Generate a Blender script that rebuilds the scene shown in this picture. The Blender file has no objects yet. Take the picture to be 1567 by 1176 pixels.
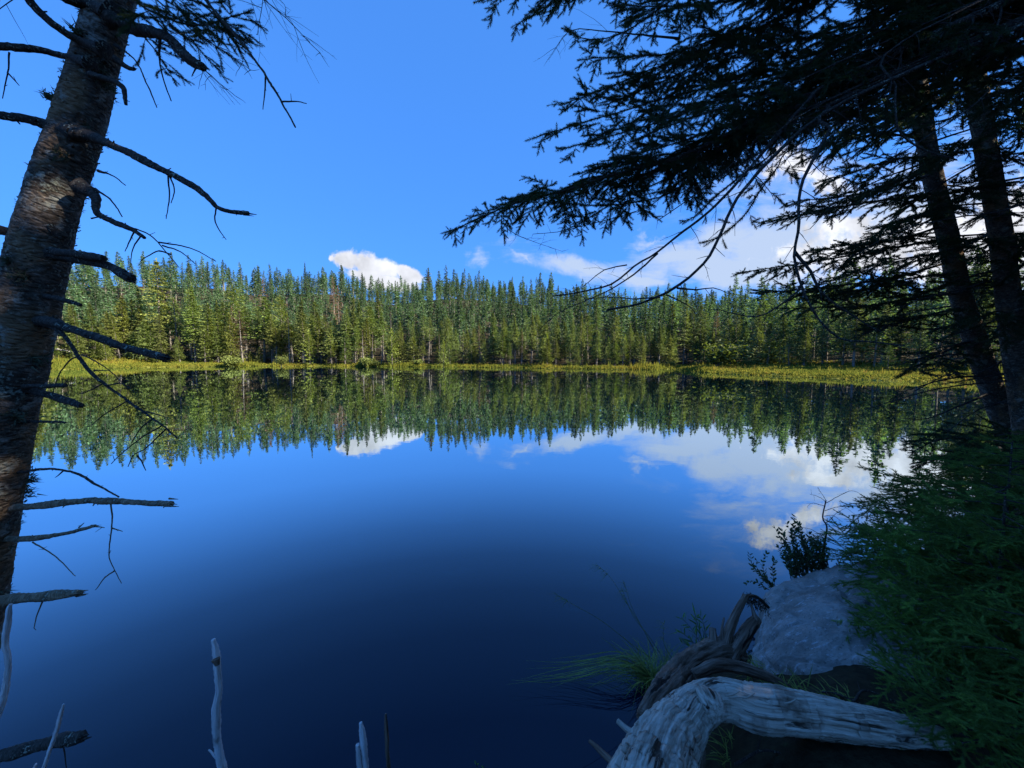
import bpy, math, random
import numpy as np

sc = bpy.context.scene
COL = sc.collection
R = math.radians

# ------------------------------------------------------------------ camera
W, HH, F = 1567.0, 1176.0, 590.0
PITCH = R(4.29)
CAMZ = 2.5
cd = bpy.data.cameras.new('camera'); cam = bpy.data.objects.new('camera', cd); COL.objects.link(cam)
cd.sensor_width = 36; cd.lens = 36 * F / W; cd.clip_start = 0.05; cd.clip_end = 6000
cam.location = (0, 0, CAMZ); cam.rotation_euler = (math.pi / 2 - PITCH, 0, 0)
sc.camera = cam

# ------------------------------------------------------------------ light, exposure
SUN_AZ, SUN_EL = R(108), R(33)          # clockwise from the view direction (+Y)
SKY_STRENGTH, SUN_STRENGTH, EXPOSURE = 0.10, 5.0, 1.6
sd = bpy.data.lights.new('sun', 'SUN'); so = bpy.data.objects.new('sun', sd); COL.objects.link(so)
sd.energy = SUN_STRENGTH; sd.angle = R(0.5); sd.color = (1, .9, .74)
from mathutils import Vector
sdir = Vector((math.sin(SUN_AZ) * math.cos(SUN_EL), math.cos(SUN_AZ) * math.cos(SUN_EL), math.sin(SUN_EL)))
so.rotation_euler = sdir.to_track_quat('Z', 'Y').to_euler(); so.location = sdir * 60
sc.view_settings.view_transform = 'Standard'; sc.view_settings.look = 'None'
sc.view_settings.gamma = 1; sc.view_settings.use_curve_mapping = False
sc.view_settings.exposure = EXPOSURE
try:
    sc.cycles.max_bounces = 7; sc.cycles.diffuse_bounces = 3; sc.cycles.glossy_bounces = 3
    sc.cycles.transparent_max_bounces = 4; sc.cycles.use_denoising = True
    sc.cycles.caustics_reflective = False; sc.cycles.caustics_refractive = False
except Exception: pass


# ------------------------------------------------------------------ node helper
class NT:
    def __init__(s, tree):
        s.t = tree; s.n = tree.nodes; s.l = tree.links; s.n.clear()
    def new(s, typ, **kw):
        nd = s.n.new(typ)
        for k, v in kw.items(): setattr(nd, k, v)
        return nd
    def put(s, sock, v):
        if isinstance(v, bpy.types.NodeSocket): s.l.new(v, sock)
        elif v is not None: sock.default_value = v
    def m(s, op, a, b=None, c=None, clamp=False):
        nd = s.new('ShaderNodeMath', operation=op, use_clamp=clamp)
        for i, v in enumerate((a, b, c)):
            if v is not None: s.put(nd.inputs[i], v)
        return nd.outputs[0]
    def vm(s, op, a, b=None):
        nd = s.new('ShaderNodeVectorMath', operation=op)
        s.put(nd.inputs[0], a)
        if b is not None: s.put(nd.inputs[1], b)
        return nd.outputs[0]
    def noise(s, vec, scale, detail=5, rough=.55, dist=0):
        nd = s.new('ShaderNodeTexNoise')
        if vec is not None: s.put(nd.inputs['Vector'], vec)
        nd.inputs['Scale'].default_value = scale; nd.inputs['Detail'].default_value = detail
        nd.inputs['Roughness'].default_value = rough; nd.inputs['Distortion'].default_value = dist
        return nd.outputs['Fac']
    def mix(s, f, a, b, typ='MIX'):
        nd = s.new('ShaderNodeMix', data_type='RGBA', blend_type=typ)
        s.put(nd.inputs[0], f); s.put(nd.inputs[6], a); s.put(nd.inputs[7], b)
        return nd.outputs[2]
    def ramp(s, f, stops):
        nd = s.new('ShaderNodeValToRGB'); s.put(nd.inputs[0], f)
        e = nd.color_ramp.elements
        while len(e) < len(stops): e.new(.5)
        for i, (p, c) in enumerate(stops):
            e[i].position = p; e[i].color = (c, c, c, 1) if not hasattr(c, '__len__') else (*c, 1)
        return nd.outputs[0]
    def rng(s, v, a, b, c=0, d=1, smooth=False):
        nd = s.new('ShaderNodeMapRange', interpolation_type='SMOOTHSTEP' if smooth else 'LINEAR')
        s.put(nd.inputs[0], v)
        for i, x in enumerate((a, b, c, d)): s.put(nd.inputs[i + 1], x)
        return nd.outputs[0]


def pxdir(px, py):
    a = (px - W / 2) / F; b = (HH / 2 - py) / F
    return np.array([a, math.cos(PITCH) + math.sin(PITCH) * b, -math.sin(PITCH) + math.cos(PITCH) * b])
def P(px, py, Y):                       # world point seen at (px,py) at depth Y
    d = pxdir(px, py); return d * (Y / d[1]) + np.array([0, 0, CAMZ])
def PZ(px, py, z):                      # world point seen at (px,py) at height z
    d = pxdir(px, py); return d * ((z - CAMZ) / d[2]) + np.array([0, 0, CAMZ])


# ------------------------------------------------------------------ world: sky with clouds
wd = bpy.data.worlds.new('World'); sc.world = wd; wd.use_nodes = True
g = NT(wd.node_tree)
out = g.new('ShaderNodeOutputWorld'); bg = g.new('ShaderNodeBackground')
sky = g.new('ShaderNodeTexSky', sky_type='NISHITA', sun_disc=False, sun_elevation=SUN_EL, sun_rotation=SUN_AZ,
            altitude=500, air_density=1.0, dust_density=1.2, ozone_density=2.5)
tc = g.new('ShaderNodeTexCoord').outputs['Generated']
sep = g.new('ShaderNodeSeparateXYZ'); g.l.new(tc, sep.inputs[0])
yy = g.m('MAXIMUM', sep.outputs[1], .02)
u0 = g.m('DIVIDE', sep.outputs[0], yy); v0 = g.m('DIVIDE', sep.outputs[2], yy)
cv = g.new('ShaderNodeCombineXYZ'); g.l.new(u0, cv.inputs[0]); g.l.new(v0, cv.inputs[1])
uv = cv.outputs[0]
na = g.noise(uv, 9, 6, .6); nb = g.noise(g.vm('ADD', uv, (7.3, 2.1, 4)), 9, 6, .6)
front = g.rng(sep.outputs[1], .12, .25)
def blobs(lst, amp):
    u = g.m('ADD', u0, g.m('MULTIPLY', g.m('SUBTRACT', na, .5), amp))
    v = g.m('ADD', v0, g.m('MULTIPLY', g.m('SUBTRACT', nb, .5), amp))
    acc = None
    for (px, py, rx, ry, ang, w) in lst:
        d = pxdir(px, py); cu, cvv = d[0] / d[1], d[2] / d[1]
        a, b = rx / F, ry / F; ca, sa = math.cos(R(ang)), math.sin(R(ang))
        du = g.m('SUBTRACT', u, cu); dv = g.m('SUBTRACT', v, cvv)
        e1 = g.m('DIVIDE', g.m('ADD', g.m('MULTIPLY', du, ca), g.m('MULTIPLY', dv, sa)), a)
        e2 = g.m('DIVIDE', g.m('SUBTRACT', g.m('MULTIPLY', dv, ca), g.m('MULTIPLY', du, sa)), b)
        q = g.m('SQRT', g.m('ADD', g.m('MULTIPLY', e1, e1), g.m('MULTIPLY', e2, e2)))
        q = g.m('MULTIPLY', g.m('SUBTRACT', 1.0, q), w)
        acc = q if acc is None else g.m('MAXIMUM', acc, q)
    return acc
# small cumulus over the far trees, and puffs on the right
cum = blobs([(532, 397, 22, 20, 0, 1), (556, 404, 30, 20, -15, 1), (590, 412, 34, 18, -18, 1), (628, 420, 32, 11, -18, 1),
             (566, 425, 44, 14, -10, 1), (592, 433, 62, 15, -6, 1), (512, 398, 5, 5, 0, .8),
             (1212, 250, 40, 28, -20, .62), (1262, 278, 52, 20, -25, .6), (1178, 264, 22, 12, 20, .5),
             (1330, 385, 150, 46, 8, .7), (1470, 380, 140, 70, 0, .95), (1600, 360, 140, 90, 0, 1), (1290, 345, 60, 16, 12, .7)], .05)
cn = g.noise(uv, 24, 9, .66, .3)
cmask = g.rng(g.m('ADD', cum, g.m('MULTIPLY', g.m('SUBTRACT', cn, .5), 1.5)), -.08, .42, 0, 1, True)
# cirrus streaks
mp = g.new('ShaderNodeMapping'); g.l.new(uv, mp.inputs[0]); mp.inputs['Rotation'].default_value = (0, 0, R(12))
mp.inputs['Scale'].default_value = (1.3, 5.2, 1)
ci = g.noise(mp.outputs[0], 2.6, 9, .6, .6)
cir = blobs([(1060, 392, 150, 40, 14, 1), (1110, 415, 150, 34, 5, 1), (880, 408, 120, 22, -12, .75), (985, 425, 90, 22, 0, .8),
             (1000, 372, 50, 9, 8, .6), (730, 397, 14, 9, 40, .35), (1200, 375, 170, 78, 0, 1.15), (1080, 385, 130, 40, 20, 1.0), (1400, 330, 330, 130, 0, .65),
             (800, 392, 40, 8, -10, .5)], .14)
imask = g.rng(g.m('ADD', cir, g.m('MULTIPLY', g.m('SUBTRACT', ci, .5), 1.9)), -.06, .72, 0, .95, True)
gm = g.new('ShaderNodeGamma'); g.l.new(sky.outputs[0], gm.inputs[0]); gm.inputs[1].default_value = .34
skc = g.new('ShaderNodeVectorMath', operation='MULTIPLY'); g.l.new(gm.outputs[0], skc.inputs[0])
EXF = 1 / (SKY_STRENGTH * 2 ** EXPOSURE)
skc.inputs[1].default_value = tuple(t * EXF for t in (.085, .276, .70))
shade = g.rng(g.noise(uv, 14, 4, .5), .3, .62, .62 * EXF, 1.02 * EXF)
cc = g.new('ShaderNodeCombineXYZ'); g.l.new(shade, cc.inputs[0])
g.l.new(g.m('MULTIPLY', shade, 1.03), cc.inputs[1]); g.l.new(g.m('MULTIPLY', shade, 1.13), cc.inputs[2])
c1 = g.mix(g.m('MULTIPLY', imask, front), skc.outputs[0], (.56 * EXF, .69 * EXF, .93 * EXF, 1))
c2 = g.mix(g.m('MULTIPLY', cmask, front), c1, cc.outputs[0])
g.l.new(c2, bg.inputs[0]); bg.inputs[1].default_value = SKY_STRENGTH
g.l.new(bg.outputs[0], out.inputs[0])


# ------------------------------------------------------------------ object helpers
def tag(o, label=None, cat=None, group=None, kind=None):
    if label: o['label'] = label
    if cat: o['category'] = cat
    if group: o['group'] = group
    if kind: o['kind'] = kind
    return o
def empty(name, loc=(0, 0, 0), rz=0):
    o = bpy.data.objects.new(name, None); o.empty_display_size = .2
    o.location = loc; o.rotation_euler = (0, 0, rz); COL.objects.link(o); return o

class MB:
    """collects triangles and quads with an optional tint and a bark coordinate"""
    def __init__(s): s.v = []; s.f = {3: [], 4: []}; s.t = []; s.c = []; s.n = 0
    def add(s, v, f, tint=1.0, tc=None):
        v = np.asarray(v, float).reshape(-1, 3); f = np.asarray(f, int)
        s.v.append(v); s.f[f.shape[1]].append(f + s.n); s.n += len(v)
        t = np.empty(len(v)); t[:] = tint; s.t.append(t)
        s.c.append(v if tc is None else tc)
    def arrays(s):
        return (np.concatenate(s.v), {k: (np.concatenate(x) if x else None) for k, x in s.f.items()},
                np.concatenate(s.t), np.concatenate(s.c))
    def mesh(s, name, mat, smooth=False, origin=None):
        v, f, t, c = s.arrays()
        if origin is not None: v = v - np.asarray(origin)
        me = bpy.data.meshes.new(name)
        nt = 0 if f[3] is None else len(f[3]); nq = 0 if f[4] is None else len(f[4])
        idx = np.concatenate([x.ravel() for x in (f[3], f[4]) if x is not None]).astype(np.int32)
        me.vertices.add(len(v)); me.vertices.foreach_set('co', v.astype(np.float32).ravel())
        me.loops.add(len(idx)); me.loops.foreach_set('vertex_index', idx)
        me.polygons.add(nt + nq)
        st = np.concatenate([np.arange(nt) * 3, nt * 3 + np.arange(nq) * 4]).astype(np.int32)
        me.polygons.foreach_set('loop_start', st)
        me.polygons.foreach_set('use_smooth', np.full(nt + nq, smooth))
        a = me.attributes.new('tint', 'FLOAT', 'POINT'); a.data.foreach_set('value', t.astype(np.float32))
        b = me.attributes.new('grain', 'FLOAT_VECTOR', 'POINT'); b.data.foreach_set('vector', c.astype(np.float32).ravel())
        me.materials.append(mat); me.update(calc_edges=True); me.validate()
        return me
    def build(s, name, mat, parent=None, smooth=False, origin=None):
        o = bpy.data.objects.new(name, s.mesh(name, mat, smooth, origin)); COL.objects.link(o)
        if parent is not None: o.parent = parent
        elif origin is not None: o.location = origin
        return o

def spline(pts, step):
    pts = np.asarray(pts, float)
    if len(pts) == 2: pts = np.array([pts[0], pts.mean(0), pts[1]])
    p = np.vstack([2 * pts[0] - pts[1], pts, 2 * pts[-1] - pts[-2]])
    o = []
    for i in range(1, len(p) - 2):
        n = max(2, int(np.linalg.norm(p[i + 1][:3] - p[i][:3]) / step))
        t = (np.arange(n) / n)[:, None]
        o.append(.5 * ((2 * p[i]) + (-p[i - 1] + p[i + 1]) * t + (2 * p[i - 1] - 5 * p[i] + 4 * p[i + 1] - p[i + 2]) * t ** 2
                       + (-p[i - 1] + 3 * p[i] - 3 * p[i + 1] + p[i + 2]) * t ** 3))
    o.append(p[-2][None]); return np.vstack(o)
def norm(a): return a / (np.linalg.norm(a, axis=-1, keepdims=True) + 1e-12)

def tube(mb, pts, rad, k=6, tint=1.0, rough=0, rs=None, cap=True, ell=None, groove=0):
    """tapering tube along pts, rad per point; rough = relative surface unevenness"""
    pts = np.asarray(pts, float); n = len(pts); rad = np.broadcast_to(np.asarray(rad, float), (n,))
    T = norm(np.gradient(pts, axis=0)); ref = np.array([.13, .21, .97]) if abs(T[0][2]) < .9 else np.array([.97, .13, .2])
    A = np.empty_like(T); a = norm(ref - T[0] * (ref @ T[0]))
    for i in range(n):
        a = norm(a - T[i] * (a @ T[i])); A[i] = a
    B = np.cross(T, A); th = np.arange(k) / k * 2 * np.pi
    ca, sa = np.cos(th), np.sin(th)
    rr = rad[:, None] * np.ones(k)
    L = np.concatenate([[0], np.cumsum(np.linalg.norm(np.diff(pts, axis=0), axis=1))])
    if rough and rs is not None:
        ph = rs.uniform(0, 6.28, 14)
        wob = 0
        for q in range(5):
            m = q + 1; wob = wob + np.sin(m * th[None] + ph[q] + np.sin(L[:, None] * (3 + 5 * q) + ph[q + 5]) * 1.5) / (m + .5)
        wob = wob * .5 + rs.uniform(-.5, .5, (n, k)) * .6
        rr = rr * (1 + rough * wob)
    if groove:
        gv = 0
        for m_, am in ((4, 1.0), (7, .8), (11, .7), (17, .6), (23, .5)):
            q1, q2, q3 = rs.uniform(0, 6.28, 3); gv = gv + am * np.sin(m_ * th[None] + q1 + 1.3 * np.sin(L[:, None] * 2.2 + q2) + .5 * np.sin(L[:, None] * 7 + q3)) * (.6 + .4 * np.sin(L[:, None] * 4 + q3))
        gv = gv / 2.2; rr = rr * (1 + groove * np.where(gv < 0, gv * 1.5, gv * .5))
    e = 1.0 if ell is None else ell
    v = pts[:, None] + rr[..., None] * (ca[None, :, None] * A[:, None] + e * sa[None, :, None] * B[:, None])
    grain = np.stack([rad[:, None] * ca[None], rad[:, None] * sa[None], np.broadcast_to(L[:, None], (n, k))], -1).reshape(-1, 3)
    i = np.arange(n - 1)[:, None] * k; j = np.arange(k)[None]; j2 = (j + 1) % k
    f = np.stack([i + j, i + j2, i + k + j2, i + k + j], -1).reshape(-1, 4)
    base = mb.n
    mb.add(v.reshape(-1, 3), f, tint, grain)
    if cap:
        for e_, s_ in ((0, -1), (n - 1, 1)):
            c = pts[e_] + T[e_] * rad[e_] * .3 * s_
            jj = np.arange(k); 
            vv = np.vstack([v[e_], c[None]])
            ff = np.stack([jj, (jj + 1) % k, np.full(k, k)], -1)
            if s_ < 0: ff = ff[:, ::-1]
            mb.add(vv, ff, tint, np.vstack([grain.reshape(n, k, 3)[e_], [[0, 0, L[e_]]]]))

# needle-clothed twig template along +X, length 1
def sprig_template(nn, nl, nw, seed, flat=False):
    r = np.random.RandomState(seed); v = []; f = []
    for i in range(nn):
        s = i / nn * .97 + .02
        th = i * 2.4 + r.uniform(-.4, .4)
        if flat: th = (0 if i % 2 else math.pi) + r.normal(0, .45) + (.35 if i % 2 else -.35)
        ax = R(r.uniform(38, 62)) * (1 if s < .85 else .7)
        d = np.array([math.cos(ax), math.sin(ax) * math.cos(th), math.sin(ax) * math.sin(th)])
        p = np.array([s, 0, 0]); w = norm(np.cross(d, r.normal(0, 1, 3)))
        l = nl * r.uniform(.75, 1.15) * (1 if s < .8 else .8)
        b = len(v); v += [p - w * nw, p + w * nw, p + d * l]; f.append([b, b + 1, b + 2])
    b = len(v); v += [[0, -.012, 0], [0, .012, 0], [1, 0, 0], [0, 0, -.012], [0, 0, .012], [1, 0, .001]]
    f += [[b, b + 1, b + 2], [b + 3, b + 4, b + 5]]
    return np.array(v), np.array(f)
SPR = {'fine': [sprig_template(60, .27, .022, i) for i in range(4)],
       'flat': [sprig_template(50, .25, .024, 10 + i, True) for i in range(4)],
       'mid': [sprig_template(30, .26, .042, 20 + i) for i in range(4)]}

class Sprigs:
    def __init__(s): s.p = []; s.d = []; s.u = []; s.l = []
    def add(s, p, d, u, l): s.p.append(p); s.d.append(d); s.u.append(u); s.l.append(l)
    def flush(s, mb, kind, rs, tl=.7, th=1.35):
        if not s.p: return
        p = np.array(s.p); d = norm(np.array(s.d)); u = np.array(s.u); l = np.array(s.l)
        y = norm(np.cross(u, d)); z = np.cross(d, y)
        which = rs.randint(0, 4, len(p))
        for q in range(4):
            m = which == q
            if not m.any(): continue
            v, f = SPR[kind][q]
            M = np.stack([d[m], y[m], z[m]], 1) * l[m][:, None, None]
            vv = np.einsum('vk,nkj->nvj', v, M) + p[m][:, None]
            n = m.sum(); ff = (f[None] + (np.arange(n) * len(v))[:, None, None]).reshape(-1, 3)
            mb.add(vv.reshape(-1, 3), ff, np.repeat(rs.uniform(tl, th, n), len(v)))

def twig(wood, spr, p0, d, ln, r, rs, up, lvl, needle, sl, bare_sub=True, droop=.15, curl=.25, k=4):
    """one lateral shoot with smaller shoots; needle = fraction of its outer length that carries needles"""
    n = 5 if ln > .12 else 3
    side = norm(np.cross(up, d)); pts = [p0]; dd = d.copy(); cur = rs.uniform(-curl, curl) * (2.0 if needle else 1.6)
    for i in range(n):
        dd = norm(dd + side * cur / n + np.array([0, 0, -1.0]) * droop / n + rs.normal(0, .10, 3))
        pts.append(pts[-1] + dd * ln / n)
    pts = np.array(pts); rad = np.linspace(r, r * .35, len(pts))
    tube(wood, pts, rad, k, cap=False)
    seg = norm(np.diff(pts, axis=0)); t = np.linspace(0, 1, len(pts))
    def at(s):
        i = min(int(s * n), n - 1); fr = s * n - i
        return pts[i] * (1 - fr) + pts[i + 1] * fr, seg[i]
    if needle > 0:
        s = 1 - needle
        while s < 1:
            p, q = at(max(s, 0)); spr.add(p, q, up, sl * rs.uniform(.9, 1.15)); s += sl * .6 / ln
        for z_ in range(3 if ln > .1 else 1): spr.add(pts[-1 - (z_ > 0)], norm(dd + rs.normal(0, .5, 3)), up, sl * rs.uniform(.6, .95))
    if lvl > 0:
        gap = (.024 if sl < .09 else .045) if needle > 0 else .07; s = .18; sgn = 1 if rs.rand() < .5 else -1
        while s < .97:
            p, q = at(s); sd = norm(np.cross(up, q)) * sgn
            a = R(rs.uniform(35, 60)); l2 = ln * .5 * (1.15 - s) * rs.uniform(.6, 1.2)
            if l2 > .02:
                d2 = norm(q * math.cos(a) + sd * math.sin(a) + up * rs.normal(0, .16))
                nd = 1.0 if (needle > 0 and s > 1 - needle - .1) else 0
                if nd and l2 < sl * 1.3: spr.add(p, d2, up, max(l2, sl * .6))
                elif nd or rs.rand() < .75:
                    twig(wood, spr, p, d2, max(l2, sl * .8) if nd else l2, r * .5, rs, up, lvl - 1, nd, sl, True, droop, curl, 3)
            sgn = -sgn; s += gap * rs.uniform(.7, 1.4) / ln

def bough(tree, pts, r0, r1, rs, lat=.45, gap=.09, start=.15, needle_from=.3, full=.8, sl=.07, lvl=1, kind='fine', up=(0, 0, 1),
          mats=None, droop=.18, name='branch', tip=True, prof=None, k=7, latk=1.0, step=.05, tl=.7, th=1.35, rough=.12, roll=.3):
    """a limb (wood, one mesh) with its needles (child mesh)"""
    up = norm(np.array(up, float)); c = spline(pts, step)[:, :3]
    c = c + np.cumsum(rs.normal(0, .0016, c.shape), 0); n = len(c)
    t = np.linspace(0, 1, n); wood = MB(); spr = Sprigs()
    tube(wood, c, r0 + (r1 - r0) * t ** .8, k, rough=rough, rs=rs)
    L = np.concatenate([[0], np.cumsum(np.linalg.norm(np.diff(c, axis=0), axis=1))]); Lt = L[-1]
    T = norm(np.gradient(c, axis=0)); s = start * Lt; sgn = 1
    while s < Lt:
        i = min(np.searchsorted(L, s), n - 1); tt = s / Lt
        pr = (min(1, (1 - tt) * 2.6 + .22) * min(1, .45 + tt * 1.6)) if prof is None else prof(tt)
        ln = lat * pr * rs.uniform(.6, 1.2)
        a = R(rs.uniform(38, 72)); sd = norm(np.cross(norm(up + rs.normal(0, roll, 3)), T[i])) * sgn
        d = norm(T[i] * math.cos(a) + sd * math.sin(a) + up * rs.normal(-.02, .14))
        live = tt >= needle_from * rs.uniform(.75, 1.25)
        nd = full * rs.uniform(.8, 1.15) if live else 0
        if rs.rand() < latk:
            twig(wood, spr, c[i], d, max(ln, .04), max(.0014, (r0 + (r1 - r0) * tt) * .28), rs, up, lvl, min(nd, 1), sl, droop=droop)
        sgn = -sgn; s += gap * rs.uniform(.6, 1.4)
    if needle_from < 1:
        s = max(needle_from + .15, .45) * Lt
        while s < Lt:
            i = min(np.searchsorted(L, s), n - 1)
            spr.add(c[i], norm(T[i] + rs.normal(0, .12, 3)), up, sl * 1.1); s += sl * .6
    o = wood.build(name, mats[0], tree, True, origin=None if tree is None else tree.location)
    if spr.p:
        nb_ = MB(); spr.flush(nb_, kind, rs, tl, th)
        nb_.build('needles', mats[1], o, False, origin=tree.location)
    return o


# ------------------------------------------------------------------ materials
def mat(name, fn):
    m = bpy.data.materials.new(name); m.use_nodes = True; q = NT(m.node_tree)
    o = q.new('ShaderNodeOutputMaterial'); q.l.new(fn(q), o.inputs[0]); return m
def attr(q, name): return q.new('ShaderNodeAttribute', attribute_name=name)
def leafy(col, trans=.35, tcol=1.5, rough=.6, objcol=False, var=.25, nscale=3):
    def fn(q):
        a = attr(q, 'tint').outputs['Fac']
        base = col
        if objcol:
            oi = q.new('ShaderNodeObjectInfo'); base = oi.outputs['Color']
        n = q.noise(q.new('ShaderNodeTexCoord').outputs['Object'], nscale, 2)
        f = q.m('MULTIPLY', a, q.rng(n, .3, .7, 1 - var, 1 + var))
        v = q.vm('MULTIPLY', base if objcol else col[:3], None)
        nd = v.node; cmb = q.new('ShaderNodeCombineXYZ')
        for i in range(3): q.l.new(f, cmb.inputs[i])
        q.l.new(cmb.outputs[0], nd.inputs[1])
        p = q.new('ShaderNodeBsdfPrincipled'); q.l.new(v, p.inputs['Base Color'])
        p.inputs['Roughness'].default_value = rough; p.inputs['Specular IOR Level'].default_value = .25
        tr = q.new('ShaderNodeBsdfTranslucent')
        tv = q.vm('MULTIPLY', v, (tcol * 1.1, tcol * 1.15, tcol * .5)); q.l.new(tv, tr.inputs[0])
        ms = q.new('ShaderNodeMixShader'); ms.inputs[0].default_value = trans
        q.l.new(p.outputs[0], ms.inputs[1]); q.l.new(tr.outputs[0], ms.inputs[2]); return ms.outputs[0]
    return fn
M = {}
M['far_crown'] = mat('far_crown', leafy(None, .3, 1.3, objcol=True, nscale=.5))
M['wood_mass'] = mat('wood_mass', leafy((.07, .118, .056), .35, 1.3, nscale=.12, var=.35))
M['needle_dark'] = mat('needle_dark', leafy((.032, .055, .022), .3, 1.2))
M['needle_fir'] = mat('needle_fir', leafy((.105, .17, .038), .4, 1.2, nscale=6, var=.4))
M['leaf'] = mat('leaf', leafy((.10, .19, .05), .35, 1.2, nscale=12))
M['leaf_dark'] = mat('leaf_dark', leafy((.07, .11, .05), .3, 1.1, nscale=12))
M['grass_tuft'] = mat('grass_tuft', leafy((.17, .21, .05), .35, 1.1, nscale=10))
def marsh_fn(q):
    a = attr(q, 'tint').outputs['Fac']
    c = q.ramp(a, [(0, (.075, .11, .02)), (.35, (.16, .18, .03)), (.65, (.25, .23, .035)), (.9, (.28, .19, .04)), (1, (.27, .13, .05))])
    p = q.new('ShaderNodeBsdfDiffuse'); q.l.new(c, p.inputs[0])
    tr = q.new('ShaderNodeBsdfTranslucent'); q.l.new(c, tr.inputs[0])
    ms = q.new('ShaderNodeMixShader'); ms.inputs[0].default_value = .35
    q.l.new(p.outputs[0], ms.inputs[1]); q.l.new(tr.outputs[0], ms.inputs[2]); return ms.outputs[0]
M['marsh_grass'] = mat('marsh_grass', marsh_fn)
def bark_far(q):
    n = q.noise(q.new('ShaderNodeTexCoord').outputs['Object'], 2.5, 4)
    c = q.ramp(n, [(.3, (.10, .085, .07)), (.6, (.22, .20, .175)), (.8, (.3, .29, .26))])
    p = q.new('ShaderNodeBsdfDiffuse'); q.l.new(c, p.inputs[0]); return p.outputs[0]
M['bark_far'] = mat('bark_far', bark_far)
def bark(dark, mid, light, bump=.6, sc_=1.0, stretch=2.2, warm=False):
    def fn(q):
        gr = attr(q, 'grain').outputs['Vector']
        v1 = q.vm('MULTIPLY', gr, (1, 1, stretch))
        n1 = q.noise(v1, 26 * sc_, 8, .68, .4); n2 = q.noise(gr, 7 * sc_, 5, .6); n3 = q.noise(gr, 60 * sc_, 4, .6)
        vo = q.new('ShaderNodeTexVoronoi', feature='DISTANCE_TO_EDGE'); q.l.new(v1, vo.inputs['Vector']); vo.inputs['Scale'].default_value = (19 if warm else 30) * sc_
        c = q.ramp(n1, [(.34, dark), (.52, mid), (.70, light)])
        c = q.mix(q.rng(n2, .47, .60), c, (*[x * .45 for x in mid], 1))
        c = q.mix(q.rng(q.m('MULTIPLY', n3, n2), .31, .37), c, (.27, .29, .23, 1))
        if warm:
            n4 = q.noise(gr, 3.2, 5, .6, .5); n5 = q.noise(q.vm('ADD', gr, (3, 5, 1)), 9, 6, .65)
            c = q.mix(q.m('MULTIPLY', q.rng(n4, .5, .62), .7), c, q.mix(n1, (.10, .055, .025, 1), (.46, .28, .14, 1)))  # brown patches stand in for sun dapples, mixed into the bark's own reddish tone
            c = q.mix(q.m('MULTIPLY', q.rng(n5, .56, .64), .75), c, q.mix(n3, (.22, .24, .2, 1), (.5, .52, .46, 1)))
        p = q.new('ShaderNodeBsdfPrincipled'); q.l.new(c, p.inputs['Base Color']); p.inputs['Roughness'].default_value = .9
        p.inputs['Specular IOR Level'].default_value = .15
        h = q.m('ADD', n1, q.m('MULTIPLY', q.m('MINIMUM', vo.outputs[0], .25), 1.6))
        b = q.new('ShaderNodeBump'); b.inputs['Strength'].default_value = bump; b.inputs['Distance'].default_value = .02 / sc_
        q.l.new(h, b.inputs['Height']); q.l.new(b.outputs[0], p.inputs['Normal']); return p.outputs[0]
    return fn
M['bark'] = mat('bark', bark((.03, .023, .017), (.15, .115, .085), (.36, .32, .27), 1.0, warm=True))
M['twig'] = mat('twig', bark((.02, .017, .014), (.06, .05, .042), (.14, .125, .105), .5, 2))
M['pale_twig'] = mat('pale_twig', bark((.09, .065, .04), (.24, .18, .115), (.38, .32, .23), .5, 2))
def drift(dark, mid, light):
    def fn(q):
        gr = attr(q, 'grain').outputs['Vector']
        v1 = q.vm('MULTIPLY', gr, (1, 1, .07)); n1 = q.noise(v1, 70, 6, .6, .3)
        v2 = q.vm('MULTIPLY', gr, (1, 1, .12)); n2 = q.noise(v2, 22, 5, .6, .8); n3 = q.noise(gr, 6, 5, .6)
        c = q.ramp(n1, [(.28, dark), (.42, mid), (.7, light)])
        c = q.mix(q.rng(n2, .58, .64), c, (*[x * .35 for x in dark], 1))
        c = q.mix(q.rng(n3, .56, .7), c, (.11, .075, .05, 1))
        p = q.new('ShaderNodeBsdfPrincipled'); q.l.new(c, p.inputs['Base Color']); p.inputs['Roughness'].default_value = .7
        p.inputs['Specular IOR Level'].default_value = .3
        h = q.m('ADD', n1, q.m('MULTIPLY', n2, -1.5)); b = q.new('ShaderNodeBump'); b.inputs['Strength'].default_value = .8
        b.inputs['Distance'].default_value = .012; q.l.new(h, b.inputs['Height']); q.l.new(b.outputs[0], p.inputs['Normal'])
        return p.outputs[0]
    return fn
M['drift'] = mat('drift', drift((.08, .055, .035), (.36, .295, .225), (.66, .60, .50)))
M['drift_dark'] = mat('drift_dark', drift((.03, .016, .009), (.11, .065, .04), (.30, .22, .165)))
M['snag'] = mat('snag', drift((.12, .10, .09), (.55, .52, .50), (.78, .76, .75)))
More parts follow.
